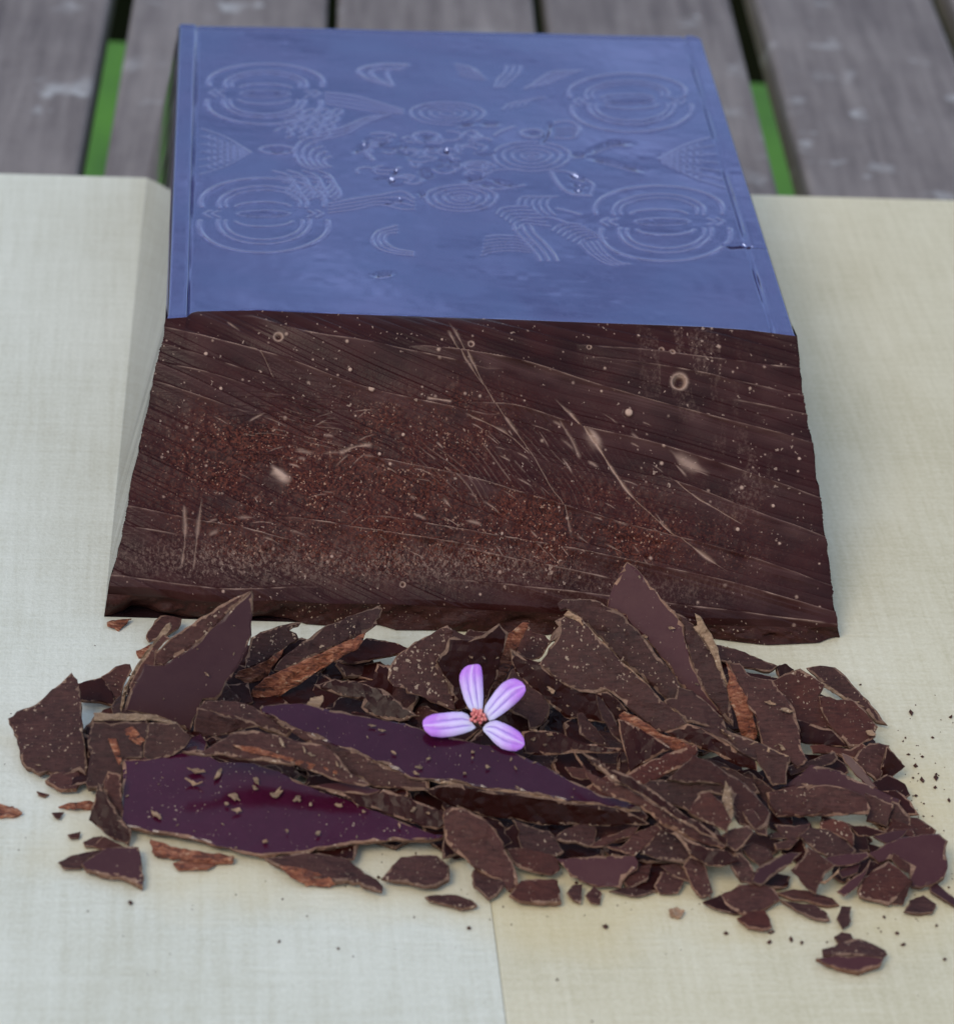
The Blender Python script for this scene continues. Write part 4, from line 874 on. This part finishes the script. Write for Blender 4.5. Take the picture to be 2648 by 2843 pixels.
def shard_mesh(name, Q, n, thick, mats, seed, curl=0.0, ragged=1.0, origin=None, parent=None, step=0.075, rib=0.0, lumpy=1.0):
    rd = random.Random(seed)
    c = Q.mean(0); e1 = np.cross(np.array([0, 0, 1.0]), n)
    if np.linalg.norm(e1) < 1e-3: e1 = np.array([1.0, 0, 0])
    e1 /= np.linalg.norm(e1); e2 = np.cross(n, e1)
    P = np.stack([(Q - c) @ e1, (Q - c) @ e2], 1)
    area = 0.5 * np.sum(P[:, 0] * np.roll(P[:, 1], -1) - np.roll(P[:, 0], -1) * P[:, 1])
    if area < 0: P = P[::-1]; area = -area
    size = math.sqrt(abs(area)); step = min(step, max(0.03, size / 7))
    loop = []
    for i in range(len(P)):
        a, b2 = P[i], P[(i + 1) % len(P)]; L = np.linalg.norm(b2 - a); k = max(1, int(L / step)); nn = np.array([(b2 - a)[1], -(b2 - a)[0]]) / max(L, 1e-6)
        ph = rd.uniform(0, 50); am = ragged * min(0.035, 0.05 * size)
        for j in range(k):
            f = j / k; q = a + (b2 - a) * f
            w_ = math.sin(math.pi * f) ** 0.5 if k > 1 else 0
            q = q + nn * am * (noise.noise(Vector((ph + f * L * 4.0, seed * 0.37, 0))) * 1.0 + 0.6 * noise.noise(Vector((ph + f * L * 14.0, 3.3, seed * 0.11)))) * w_
            loop.append(q)
    N = len(loop)
    ins = []; st = max(0.075, size / (13 if lumpy > 0.5 else 8))
    lo, hi = P.min(0), P.max(0)
    arr = np.array(loop)
    def inside(p):
        x, y = p; r = False; j = N - 1
        for i in range(N):
            if (arr[i, 1] > y) != (arr[j, 1] > y) and x < (arr[j, 0] - arr[i, 0]) * (y - arr[i, 1]) / (arr[j, 1] - arr[i, 1]) + arr[i, 0]: r = not r
            j = i
        return r
    rim = min(0.022, size * 0.04)
    for i in range(N):
        tv = arr[(i + 1) % N] - arr[i - 1]; tv = tv / (np.linalg.norm(tv) + 1e-9); pi2 = arr[i] + np.array([-tv[1], tv[0]]) * rim * (0.35 + 1.3 * abs(noise.noise(Vector((arr[i][0] * 3 + seed, arr[i][1] * 3, 5.5)))) * 2.2)
        if inside(pi2) and np.min(np.hypot(arr[:, 0] - pi2[0], arr[:, 1] - pi2[1])) > rim * 0.28: ins.append((pi2[0], pi2[1]))
    yy = lo[1] + st * 0.5
    while yy < hi[1]:
        xx = lo[0] + st * 0.5
        while xx < hi[0]:
            p = (xx + rd.uniform(-.25, .25) * st, yy + rd.uniform(-.25, .25) * st)
            if inside(p) and np.min(np.hypot(arr[:, 0] - p[0], arr[:, 1] - p[1])) > st * 0.35: ins.append(p)
            xx += st
        yy += st
    vin = [Vector((float(p[0]), float(p[1]))) for p in loop + ins]
    r = delaunay_2d_cdt(vin, [], [list(range(N))], 1, 1e-5)
    vo, eo, fo, ov = r[0], r[1], r[2], r[3]
    nv = len(vo)
    cnt = {}
    for f in fo:
        for i in range(len(f)):
            e = (f[i], f[(i + 1) % len(f)]); cnt[e] = 1
    bnd = [(a, b2) for (a, b2) in cnt if (b2, a) not in cnt]
    bset = {a for a, _ in bnd} | {b2 for _, b2 in bnd}
    ca = rd.uniform(0, math.pi); cdx, cdy = math.cos(ca), math.sin(ca)
    def lift(x, y):
        u_ = x * cdx + y * cdy
        h = curl * u_ * u_ / max(size, 0.2) + lumpy * 0.020 * min(1, size) * noise.noise(Vector((x * 1.6 + seed, y * 1.6, 1.1))) + lumpy * 0.007 * noise.noise(Vector((x * 7, y * 7 + seed, 2.2)))
        if lumpy > 0.5:
            tn = noise.noise(Vector((x * 1.1 + seed * 0.7, y * 1.1, 4.4))) * 2.6 + 0.35 * noise.noise(Vector((x * 5, y * 5 + seed, 3.1)))
            fl = math.floor(tn); fr_ = tn - fl; h += min(0.045, 0.05 * size) * (fl + min(1.0, max(0.0, (fr_ - 0.8) / 0.2))) * 0.55
            h += min(0.012, 0.02 * size) * noise.noise(Vector((x * 12 + seed, y * 12, 8.8)))
        if rib: h += rib * noise.noise(Vector((x * 5 + y * 3, y * 22 - x * 12, seed * 0.3)))
        return h
    V = []; F = []; MI = []
    top = []
    for i, p in enumerate(vo):
        h = lift(p[0], p[1]) - (rim * 0.6 if i in bset else 0)
        V.append(c + e1 * p[0] + e2 * p[1] + n * h)
    for f in fo: F.append(tuple(f)); MI.append(2 if any(i in bset for i in f) and noise.noise(Vector((vo[f[0]][0] * 4.5 + seed * 1.3, vo[f[0]][1] * 4.5, 9.1))) > -0.10 else 0)
    mid = {}; bot = {}
    for i in range(nv):
        p = vo[i]; th = thick * (0.7 + 0.5 * noise.noise(Vector((p[0] * 3 + seed, p[1] * 3, 7.7))) + 0.0)
        if i in bset:
            d = np.array([p[0], p[1]]); ln = np.linalg.norm(d) + 1e-6
            j = rd.uniform(-0.4, 0.8) * min(0.03, thick * 0.4)
            q = d * (1 + j / ln); mid[i] = len(V); V.append(c + e1 * q[0] + e2 * q[1] + n * (lift(*p) - th * rd.uniform(0.35, 0.6)))
        s_ = 0.985 if i in bset else 1.0
        bot[i] = len(V); V.append(c + e1 * p[0] * s_ + e2 * p[1] * s_ + n * (lift(*p) - th))
    for a, b2 in bnd:
        F.append((b2, a, mid[a], mid[b2])); MI.append(1); F.append((mid[b2], mid[a], bot[a], bot[b2])); MI.append(1)
    for f in fo: F.append(tuple(bot[i] for i in reversed(f))); MI.append(1)
    V = np.array(V)
    zf = V[:, 2].min()
    o = origin if origin is not None else np.array([c[0], c[1], max(zf, 0)])
    ob = link(name, V, F, mats, parent, MI, False, o)
    return ob, o
MEDGE = lambda k: [MAT[k], MAT['e'] if k not in 'tp' else MAT[k], MAT['k'] if k not in 'tp' else MAT[k]]
CHIPS = {}
PLANES = {}
def shard(key, zoom, mk, tau, azd, zb, pts, name='chocolate_shard', label=None, group=None, thick=0.10, curl=0.0, ragged=1.0, rib=0.0):
    px = pts_of(zoom, pts); seed = sum(ord(ch) * (i + 3) for i, ch in enumerate(key)) % 997
    cpx = np.mean(np.array(px), 0); gs_ = (1.0 if key in ('A', 'F', 'L', 'M', 'O', 'P', 'Q', 'R', 'T', 'AB', 'AD', 'AI', 'ED') else 1.05) if group is None else 1.12
    px = [tuple(cpx + (np.array(p_) - cpx) * gs_) for p_ in px]
    lowpx = max(px, key=lambda p: p[1])
    if zb is None: zb = support(lowpx)
    zb = max(zb, 0.02)
    cen = np.mean(np.array(px), 0)
    p0, n, Q = plane_for(px, tau, azd, zb)
    # stay above the board including the thickness
    need = thick * abs(n[2]) + 0.012
    if Q[:, 2].min() < need: p0, n, Q = plane_for(px, tau, azd, need)
    ob, o = shard_mesh(name, Q, n, thick, MEDGE(mk), seed, curl, ragged, rib=rib or (0.05 if mk in 'tp' else 0), lumpy=0.25 if mk in 'gs' else 1.0)
    tag(ob, label, 'chocolate shard' if 'crumb' not in name else 'crumb', group)
    CHIPS[key] = ob; PLANES[key] = (p0, n, seed, o)
    return ob
def facet(key, zoom, mk, pts, name, dtau=0, off=-0.01, thick=0.06, label=None, ragged=0.8, rib=0.0):
    """a differently broken side of a shard: its own sheet, joined to the shard's plane, turned by dtau about their shared level"""
    p0, n, seed, o = PLANES[key]; px = pts_of(zoom, pts)
    a = math.radians(dtau); hz = np.array([n[0], n[1], 0]); hz = hz / max(np.linalg.norm(hz), 1e-6)
    tau = math.acos(np.clip(n[2], -1, 1)) + a; n2 = hz * math.sin(tau) + np.array([0, 0, math.cos(tau)])
    c = np.mean(np.array(px), 0); anchor = on_plane(c, p0 + n * off, n)
    Q = np.array([on_plane(p, anchor, n2) for p in px])
    if Q[:, 2].min() < 0.02:
        for _ in range(10):
            anchor = anchor + (CAM - anchor) / np.linalg.norm(CAM - anchor) * (0.03 - Q[:, 2].min()); Q = np.array([on_plane(p, anchor, n2) for p in px])
            if Q[:, 2].min() >= 0.02: break
    ob, _ = shard_mesh(name, Q, n2, thick, MEDGE(mk), seed + 17, 0, ragged, origin=None, parent=CHIPS[key], rib=rib or (0.05 if mk in 'tp' else 0))
    if label: ob['label'] = label
    return ob
SHORT = {'A': 'pointed plum shard', 'B': 'notched end slab', 'F': 'chunk with orange torn patches', 'M': 'long torn shard', 'Q': 'long purple shard', 'R': 'wide purple front shard',
         'AB': 'big brown wedge', 'AD': 'tall violet-brown shard', 'CC': 'grey-brown slab', 'CD': 'slab with the frayed ridge', 'AO': 'large reddish slab', 'AS': 'long bar-shaped shard', 'CL': 'ragged-topped slab',
         'DE': 'smooth rounded slab', 'DR': 'two-toned oval chip', 'BC': 'rounded upright shard', 'BA': 'boat-shaped chip', 'U': 'angular shard behind the flower', 'AU': 'squarish chip', 'CJ': 'tent-like chip',
         'BJ': 'flat triangular chip', 'AP': 'diamond-shaped chip', 'DN': 'rough flat chip', 'ED': 'lone chip', 'CH': 'faceted lump', 'P': 'long curl with the torn slit', 'V': 'dark upright shard behind the flower',
         'AN': 'thin blade-shaped shard', 'AA': 'dark red crescent', 'T': 'dark speckled shard', 'CE': 'reddish flap'}
LOOK = {'m': 'dull brown', 'r': 'reddish-brown', 's': 'smooth grey-brown', 'd': 'dark', 'p': 'pale tan', 't': 'rust-brown torn', 'g': 'glossy'}
ROWS = [ln.split('|') for ln in SHARDS.strip().splitlines()]
CENT = {r_[0]: np.mean(np.array(pts_of(r_[1], r_[6])), 0) for r_ in ROWS}
def nearest(px, skip=None):
    return min((k for k in SHORT if k != skip), key=lambda k: np.linalg.norm((CENT[k] - np.array(px)) * np.array([1, 1.7])))
for key, zoom, mk, tau, azd, zb, pts, label, th in ROWS:
    grp = None
    if not label:
        P_ = np.array(pts_of(zoom, pts)); ext = P_.max(0) - P_.min(0)
        shape = 'narrow' if max(ext[0] / ext[1], ext[1] / ext[0]) > 2.2 else ('stubby' if ext.max() < 75 else 'broad')
        label = '%s %s flake lying beside the %s' % (shape, LOOK[mk], SHORT[nearest(CENT[key], key)]); grp = 'small loose flakes around the pile'
    shard(key, zoom, mk, float(tau), float(azd), float(zb), pts, 'chocolate_shard' if not grp else 'chocolate_flake', label, grp, float(th), curl=0.06 if mk in 'mr' else 0.0)
for ln in FACETS.strip().splitlines():
    key, zoom, mk, pts, nm, dt, lab = ln.split('|')
    facet(key, zoom, mk, pts, nm, float(dt), 0.012 if mk == 't' and nm == 'torn_patch' else -0.008, 0.05, lab or None)

# loose rubble inside the pile: flakes seen only through the gaps between the traced shards
rd = random.Random(21)
kinds = 'mrdddd'  # mostly the dark kind: shade in the gaps deepened by colour
foot = [kpx(*p) for p in ((95, 1440), (240, 1345), (480, 1300), (900, 1290), (1350, 1290), (1560, 1345), (1700, 1440), (1760, 1560), (1800, 1640), (1790, 1700), (1500, 1735), (1380, 1700), (1000, 1690), (860, 1650), (700, 1640), (450, 1640), (240, 1590), (160, 1520))]
FP = np.array([at_z(p, 0)[:2] for p in foot])
def in_foot(x, y):
    r = False; j = len(FP) - 1
    for i in range(len(FP)):
        if (FP[i, 1] > y) != (FP[j, 1] > y) and x < (FP[j, 0] - FP[i, 0]) * (y - FP[i, 1]) / (FP[j, 1] - FP[i, 1]) + FP[i, 0]: r = not r
        j = i
    return r
def to_px(P):
    d = P - CAM; z = d @ fw; return ((IW / 2 + FPX * (d @ RT) / z) / K, (IH / 2 - FPX * (d @ UP) / z) / K)
def in_poly(p, A_):
    x, y = p; r = False; j = len(A_) - 1
    for i in range(len(A_)):
        if (A_[i][1] > y) != (A_[j][1] > y) and x < (A_[j][0] - A_[i][0]) * (y - A_[i][1]) / (A_[j][1] - A_[i][1]) + A_[i][0]: r = not r
        j = i
    return r
POLY = {r_[0]: pts_of(r_[1], r_[6]) for r_ in ROWS}
BOX = {k: (min(p[0] for p in v), min(p[1] for p in v), max(p[0] for p in v), max(p[1] for p in v)) for k, v in POLY.items()}
spots = []
for gx in np.arange(FP[:, 0].min(), FP[:, 0].max(), 0.92):
    for gy in np.arange(FP[:, 1].min(), FP[:, 1].max(), 0.80):
        x, y = gx + rd.uniform(-.25, .25), gy + rd.uniform(-.25, .25)
        if in_foot(x, y): spots.append((x, y, rd.uniform(0.02, 0.09), rd.uniform(1.15, 1.6), rd.uniform(2, 9)))
while len(spots) < 240:
    x, y = rd.uniform(FP[:, 0].min(), FP[:, 0].max()), rd.uniform(FP[:, 1].min(), FP[:, 1].max())
    if in_foot(x, y): spots.append((x, y, None, rd.uniform(0.6, 1.5), rd.uniform(6, 36)))
for k, (x, y, z, L_, tau) in enumerate(spots):
    px = to_px(np.array([x, y, 0.1])); 
    # height of the visible skin above this spot
    hs = 0.0
    for zz in np.linspace(0.05, 1.0, 14):
        if support(to_px(np.array([x, y, zz]))) > zz: hs = zz
    if px[0] * K > 1430: L_ = min(L_, rd.uniform(0.5, 0.85))
    if z is None: z = rd.uniform(0.08, 0.55) * max(hs, 0.12)
    W_ = L_ * rd.uniform(0.5, 0.85); a = rd.uniform(-60, 60); c = np.array([x, y, z])
    n = np.array([math.sin(math.radians(tau)) * math.sin(math.radians(a)), -math.sin(math.radians(tau)) * math.cos(math.radians(a)), math.cos(math.radians(tau))])
    e1 = np.cross(np.array([0, 0, 1.0]), n); e1 /= np.linalg.norm(e1); e2 = np.cross(n, e1); ph = rd.uniform(0, 6.28); nn = rd.randint(5, 8); Q = []
    for i in range(nn):
        t_ = ph + i / nn * 6.283; r_ = rd.uniform(0.7, 1.1)
        Q.append(c + e1 * math.cos(t_) * L_ * 0.5 * r_ + e2 * math.sin(t_) * W_ * 0.5 * r_)
    Q = np.array(Q); th = rd.uniform(0.05, 0.1); mz = Q[:, 2].min() - th * 1.2 - 0.012
    if mz < 0: Q[:, 2] -= mz
    def pokes(Q):
        for P_ in list(Q) + [Q.mean(0)] + [(Q[i_] + Q[i_ - 1]) / 2 for i_ in range(len(Q))] + [(Q[i_] + Q.mean(0)) / 2 for i_ in range(len(Q))]:
            u_ = to_px(P_)
            for key, (p0, n_, sd_, o_) in PLANES.items():
                if BOX[key][0] < u_[0] < BOX[key][2] and BOX[key][1] < u_[1] < BOX[key][3] and in_poly(u_, POLY[key]) and np.dot(P_ - p0, n_) > -0.13: return True
        return False
    while pokes(Q) and Q[:, 2].min() > th * 1.2 + 0.03: Q[:, 2] -= 0.04
    if z > 0.1 and pokes(Q): continue
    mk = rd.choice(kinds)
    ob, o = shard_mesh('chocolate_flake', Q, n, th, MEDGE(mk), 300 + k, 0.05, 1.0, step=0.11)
    tag(ob, '%s %s flake buried beneath the %s' % ('long' if L_ > 1.3 else ('short' if L_ < 0.9 else 'middling'), LOOK[mk], SHORT[nearest(px)]), 'chocolate flake', 'flakes buried inside the pile')

# crumbs resting on shards: small curls, each its own thing, plus fine dust as stuff
CR = [('R', '6', ((1180, 240, 75, 20, 8), (1165, 325, 66, 14, 10), (1335, 265, 52, 14, -60), (1620, 300, 40, 22, 60), (1610, 365, 24, 9, 20), (1455, 430, 44, 26, 20), (1480, 530, 46, 14, -12), (880, 555, 55, 14, 38), (1760, 400, 62, 28, -28), (1680, 750, 22, 14, 0), (1400, 480, 16, 8, 0))),
      ('R', '7', ((480, 700, 26, 10, -30), (640, 490, 34, 14, 0), (330, 440, 34, 20, -10), (430, 485, 16, 8, 0), (255, 680, 12, 10, 0), (820, 540, 14, 6, 0), (1080, 640, 16, 8, 60))),
      ('Q', '3', ((290, 1360, 30, 9, 20), (580, 1405, 24, 8, -20), (500, 1480, 36, 14, 0), (480, 1530, 34, 12, 35), (185, 1165, 28, 9, 0), (1090, 1480, 20, 14, 0), (960, 1400, 14, 8, 30), (895, 1530, 14, 10, 0), (1330, 1480, 22, 7, 60), (965, 1345, 16, 12, 0), (100, 1125, 30, 8, 10))),
      ('AN', '4', ((220, 1265, 34, 9, 12), (330, 1295, 32, 11, 0), (215, 1330, 24, 10, -20), (300, 1370, 18, 8, 0))),
      ('AA', '4', ((345, 975, 42, 16, 40), (460, 1085, 16, 7, 10), (840, 1110, 18, 8, 60))),
      ('A', '1', ((1520, 720, 18, 9, 40), (1450, 535, 9, 7, 0), (1200, 905, 8, 6, 0))), ('AD', '4', ((1030, 575, 20, 14, 20), (1220, 510, 32, 12, 0), (1410, 925, 12, 9, 40))),
      ('T', '7', ((1185, 525, 26, 14, -50), (1290, 548, 26, 10, 0), (1160, 600, 14, 8, 0))), ('V', '3', ((950, 540, 24, 9, 30), (1055, 545, 20, 9, 45))),
      ('P', '2', ((745, 1220, 40, 12, 60), (910, 1270, 26, 8, 70), (1150, 1375, 26, 8, 60), (960, 1310, 36, 12, 20))), ('CE', '5', ((1270, 700, 40, 26, 20),)), ('CC', '5', ((700, 548, 50, 18, 0), (590, 495, 40, 14, 10), (670, 800, 30, 14, 40)))]
for key, zoom, lst in CR:
    p0, n, sd_, o = PLANES[key]; ox, oy, kz = ZO[zoom]
    for i, (x, y, a, b2, ang) in enumerate(lst):
        cth, sth = math.cos(math.radians(ang)), math.sin(math.radians(ang)); px = []
        rr2 = random.Random(int(x * 7 + y)); nn = 11
        for j in range(nn):
            t_ = j / nn * 6.283; q_ = rr2.uniform(0.35, 1.25); ax, ay = math.cos(t_) * a * q_, math.sin(t_) * b2 * q_
            px.append((ox + (x + ax * cth - ay * sth) / kz, oy + (y + ax * sth + ay * cth) / kz))
        Q = np.array([on_plane(p, p0 + n * 0.065, n) for p in px])
        ob, _ = shard_mesh('chocolate_crumb', Q, n, 0.035, MEDGE('p'), 700 + i, 0.9, 1.6, step=0.03, rib=0.05)
        tag(ob, '%s pale tan crumb resting on the %s' % ('stick-like' if a > 2.6 * b2 else ('large flaky' if a > 30 else 'tiny'), SHORT[key]), 'crumb', 'pale crumbs lying on the shards')

# fine crumbs and dust (nobody could count them)
def dust_mesh(name, spots, mat, label, el=3.6):
    V = []; F = []
    r_ = random.Random(77)
    for p, s_ in spots:
        b0 = len(V); ax = np.array([r_.gauss(0, 1) for _ in range(3)]); ax /= np.linalg.norm(ax); l_ = r_.uniform(0.8, el)
        for d in ((1, 0, 0), (-1, 0, 0), (0, 1, 0), (0, -1, 0), (0, 0, 1), (0, 0, -1)):
            q_ = np.array(d, float) * s_ * r_.uniform(0.6, 1.2); q_ = q_ + ax * np.dot(q_, ax) * (l_ - 1); V.append(p + q_)
        for a, b2, c in ((0, 2, 4), (2, 1, 4), (1, 3, 4), (3, 0, 4), (2, 0, 5), (1, 2, 5), (3, 1, 5), (0, 3, 5)): F.append((b0 + a, b0 + b2, b0 + c))
    ob = link(name, V, F, mat); tag(ob, label, 'crumbs', kind='stuff'); return ob
sp_ = []; r_ = random.Random(4)
for key, (p0, n, sd_, o) in PLANES.items():
    ob = CHIPS[key]; me = ob.data
    area = sum(p.area for p in me.polygons if p.material_index == 0) / CM ** 2
    fs = [p for p in me.polygons if p.material_index == 0]
    for _ in range(int(area * (16 if me.materials[0] in (MAT['g'], MAT['d']) else 6))):
        f = r_.choice(fs); vs_ = [np.array(me.vertices[i].co) for i in f.vertices]; wts = np.array([r_.random() for _ in vs_]); wts /= wts.sum()
        p = sum(a * b2 for a, b2 in zip(vs_, wts)) / CM + np.array(ob.location) / CM; sz = 0.005 + 0.013 * r_.random() ** 3
        sp_.append((p + n * sz * 0.5, sz))
dust_mesh('fine_crumbs', sp_, MAT['p'], 'fine pale chocolate dust sprinkled over the shards')
sp_ = []
for _ in range(420):
    x = r_.gauss(930, 520); y = r_.gauss(1560, 170)
    if r_.random() < 0.35: x, y = r_.gauss(1760, 60), r_.gauss(1590, 110)
    if not (-30 < x < 1900 and 1215 < y < 1990): continue
    p = at_z(kpx(x, y), 0); sz = 0.010 + 0.035 * r_.random() ** 4; sp_.append((p + np.array([0, 0, sz * 0.5]), sz))
for x, y in ((2015, 2595), (2140, 2592), (2135, 2620), (2195, 2612), (2225, 2620), (2490, 2595), (2622, 2667), (2540, 2130), (2560, 2170), (2595, 2190), (2530, 2250)):
    p = at_z((x, y), 0); sp_.append((p + np.array([0, 0, 0.02]), 0.04))
dust_mesh('board_crumbs', sp_, MAT['m'], 'dark chocolate crumbs and dust scattered on the pale board around the pile', 1.9)

# ------------------------------------------------------------------ flower
FZ = lambda a, c: (1150 + a / 5.291, 1820 + c / 5.291)
petal_px = ([(850, 830), (790, 760), (730, 640), (690, 500), (662, 380), (665, 290), (700, 220), (770, 160), (860, 145), (950, 135), (985, 180), (1003, 300), (1008, 450), (1015, 600), (1005, 760), (990, 830)],
            [(1020, 830), (1040, 740), (1100, 650), (1190, 520), (1290, 410), (1390, 355), (1480, 345), (1570, 390), (1625, 460), (1635, 530), (1590, 610), (1490, 710), (1380, 800), (1270, 880), (1170, 940), (1100, 960)],
            [(830, 960), (800, 870), (700, 830), (580, 830), (420, 845), (270, 865), (170, 910), (120, 970), (125, 1040), (160, 1120), (250, 1190), (400, 1205), (560, 1190), (720, 1150), (830, 1110), (905, 1060)],
            [(1005, 1070), (1050, 1010), (1110, 970), (1200, 950), (1330, 1000), (1450, 1060), (1550, 1130), (1610, 1220), (1620, 1310), (1580, 1370), (1490, 1410), (1380, 1400), (1280, 1370), (1180, 1290), (1080, 1180), (1015, 1110)])
m, t, b = newmat('petal_violet'); g = NB(t)
uv = g.n('ShaderNodeAttribute', attribute_name='along'); uw = g.n('ShaderNodeAttribute', attribute_name='across')
v = g.coords(); nz = g.noise(v, 900, 4, 0.6)
along = uv.outputs['Fac']; across = g.math('ADD', uw.outputs['Fac'], g.math('MULTIPLY', g.math('SUBTRACT', nz, 0.5), 0.14))
base = g.ramp(g.math('ADD', along, g.math('MULTIPLY', g.math('SUBTRACT', nz, 0.5), 0.35)), [(0.05, (0.70, 0.66, 0.86)), (0.42, (0.74, 0.55, 0.90)), (0.72, (0.60, 0.24, 0.80))])
fa = g.math('ABSOLUTE', across)
st = g.ramp(g.math('ABSOLUTE', g.math('SUBTRACT', fa, 0.33)), [(0.03, 1.0), (0.13, 0.0)])
fadev = g.ramp(along, [(0.03, 0.2), (0.15, 1.0), (0.55, 0.9), (0.85, 0.0)])
base = g.mix(g.math('MULTIPLY', g.math('MULTIPLY', st, fadev), 0.75), base, (0.30, 0.14, 0.62))
mid = g.ramp(fa, [(0.02, 1.0), (0.18, 0.0)])
base = g.mix(g.math('MULTIPLY', mid, 0.5), base, (0.90, 0.78, 0.97))
g.l(base, b.inputs['Base Color']); b.inputs['Roughness'].default_value = 0.5; b.inputs['Subsurface Weight'].default_value = 0.0
tr = g.n('ShaderNodeBsdfTranslucent'); g.l(base, tr.inputs[0]); mxs = g.n('ShaderNodeMixShader'); mxs.inputs[0].default_value = 0.25
g.l(b.outputs[0], mxs.inputs[1]); g.l(tr.outputs[0], mxs.inputs[2]); g.l(mxs.outputs[0], t.nodes['Material Output'].inputs[0])
g.bump(nz, 0.25, 0.0003, b); PETM = m
fcx = FZ(935, 915)
ft, fa_ = math.radians(42), math.radians(0)
fn = np.array([math.sin(ft) * math.sin(fa_), -math.sin(ft) * math.cos(fa_), math.cos(ft)])
# the flower leans on the long purple shard: its lowest petal touches that shard
pq, nq = PLANES['Q'][0], PLANES['Q'][1]
touch = on_plane(FZ(1480, 1400), pq + nq * 0.06, nq)
fo_ = on_plane(fcx, touch, fn)
flo = empty('flower', fo_)
tag(flo, 'small violet four-petalled flower with veined petals lying on the chocolate shards', 'flower')
for pi_, poly in enumerate(petal_px):
    Q = np.array([on_plane(FZ(*p), fo_, fn) for p in poly]); base_pt = (Q[0] + Q[-1]) / 2; tipc = Q[len(Q) // 2]
    ax = tipc - base_pt; Lp = np.linalg.norm(ax); ax /= Lp; sd2 = np.cross(fn, ax)
    P2 = np.stack([(Q - base_pt) @ ax, (Q - base_pt) @ sd2], 1)
    half = len(P2) // 2
    NA, NB_ = 22, 12; V = []; AL = []; AC = []
    lo_side = P2[:half + 1]; hi_side = P2[half:][::-1]
    for i in range(NA + 1):
        f = i / NA
        a = polyline(lo_side, NA + 1)[i]; c = polyline(hi_side, NA + 1)[i]
        for j in range(NB_ + 1):
            s_ = j / NB_; p = a + (c - a) * s_; s2 = s_ * 2 - 1
            h = 0.045 * math.sin(f * math.pi * 0.9) - 0.03 * s2 * s2 * math.sin(f * math.pi) + 0.012 * math.cos(s2 * 9.5) * math.sin(f * math.pi) + (0.03 if pi_ in (0, 1) else 0.0) * f * f + 0.01 * noise.noise(Vector((p[0] * 8, p[1] * 8, pi_)))
            V.append(base_pt + ax * p[0] + sd2 * p[1] + fn * h); AL.append(f); AC.append(s2)
    F = [(i * (NB_ + 1) + j, i * (NB_ + 1) + j + 1, (i + 1) * (NB_ + 1) + j + 1, (i + 1) * (NB_ + 1) + j) for i in range(NA) for j in range(NB_)]
    nV = len(V); V2 = V + [p - fn * 0.012 for p in V]; F2 = F + [tuple(nV + k for k in reversed(f)) for f in F]
    ring = [j for j in range(NB_ + 1)] + [i * (NB_ + 1) + NB_ for i in range(1, NA + 1)] + [NA * (NB_ + 1) + j for j in range(NB_ - 1, -1, -1)] + [i * (NB_ + 1) for i in range(NA - 1, 0, -1)]
    for i in range(len(ring)): a, c = ring[i], ring[(i + 1) % len(ring)]; F2.append((c, a, a + nV, c + nV))
    ob = link('petal', V2, F2, PETM, flo, smooth=True)
    for nm, arr_ in (('along', AL + AL), ('across', AC + AC)):
        at_ = ob.data.attributes.new(nm, 'FLOAT', 'POINT'); at_.data.foreach_set('value', arr_)
m, t, b = newmat('stamen_pink'); g = NB(t); v = g.coords()
g.l(g.ramp(g.noise(v, 1600, 3), [(0.35, (0.42, 0.06, 0.07)), (0.65, (0.75, 0.26, 0.22))]), b.inputs['Base Color']); b.inputs['Roughness'].default_value = 0.5
STM = m
r_ = random.Random(9)
e1 = np.cross(np.array([0, 0, 1.0]), fn); e1 /= np.linalg.norm(e1); e2 = np.cross(fn, e1)
fpx = 1 / 5.291 / (FPX / K / DIST)
for k in range(15):
    a = k * 2.4; rr2 = 0.105 * math.sqrt((k + 0.4) / 15); c = fo_ + e1 * math.cos(a) * rr2 + e2 * math.sin(a) * rr2 + fn * (0.10 - rr2 * 0.4)
    bm = bmesh.new(); bmesh.ops.create_icosphere(bm, subdivisions=2, radius=0.030 * r_.uniform(0.8, 1.2))
    for vv in bm.verts: vv.co *= 1 + 0.25 * noise.noise(vv.co * 60 + Vector((k, 0, 0)))
    V = [np.array(vv.co) + c for vv in bm.verts]; F = [tuple(x.index for x in f.verts) for f in bm.faces]; bm.free()
    # filament down to the receptacle
    b0 = len(V); root = fo_ - fn * 0.03
    for q_, rr3 in ((c, 0.012), (root, 0.016)):
        for j in range(6): V.append(q_ + e1 * math.cos(j * 1.047) * rr3 + e2 * math.sin(j * 1.047) * rr3)
    for j in range(6): F.append((b0 + j, b0 + (j + 1) % 6, b0 + 6 + (j + 1) % 6, b0 + 6 + j))
    link('stamen', V, F, STM, flo, smooth=True)
m, t, b = newmat('receptacle_green'); b.inputs['Base Color'].default_value = (0.12, 0.07, 0.05, 1)
V = []; F = []
for i, (rr3, h) in enumerate(((0.05, -0.10), (0.09, -0.03), (0.08, 0.02), (0.02, 0.05))):
    for j in range(10): V.append(fo_ + e1 * math.cos(j * 0.628) * rr3 + e2 * math.sin(j * 0.628) * rr3 + fn * h)
for i in range(3):
    for j in range(10): F.append((i * 10 + j, i * 10 + (j + 1) % 10, (i + 1) * 10 + (j + 1) % 10, (i + 1) * 10 + j))
F.append(tuple(range(9, -1, -1))); F.append(tuple(range(30, 40)))
link('receptacle', V, F, m, flo, smooth=True)
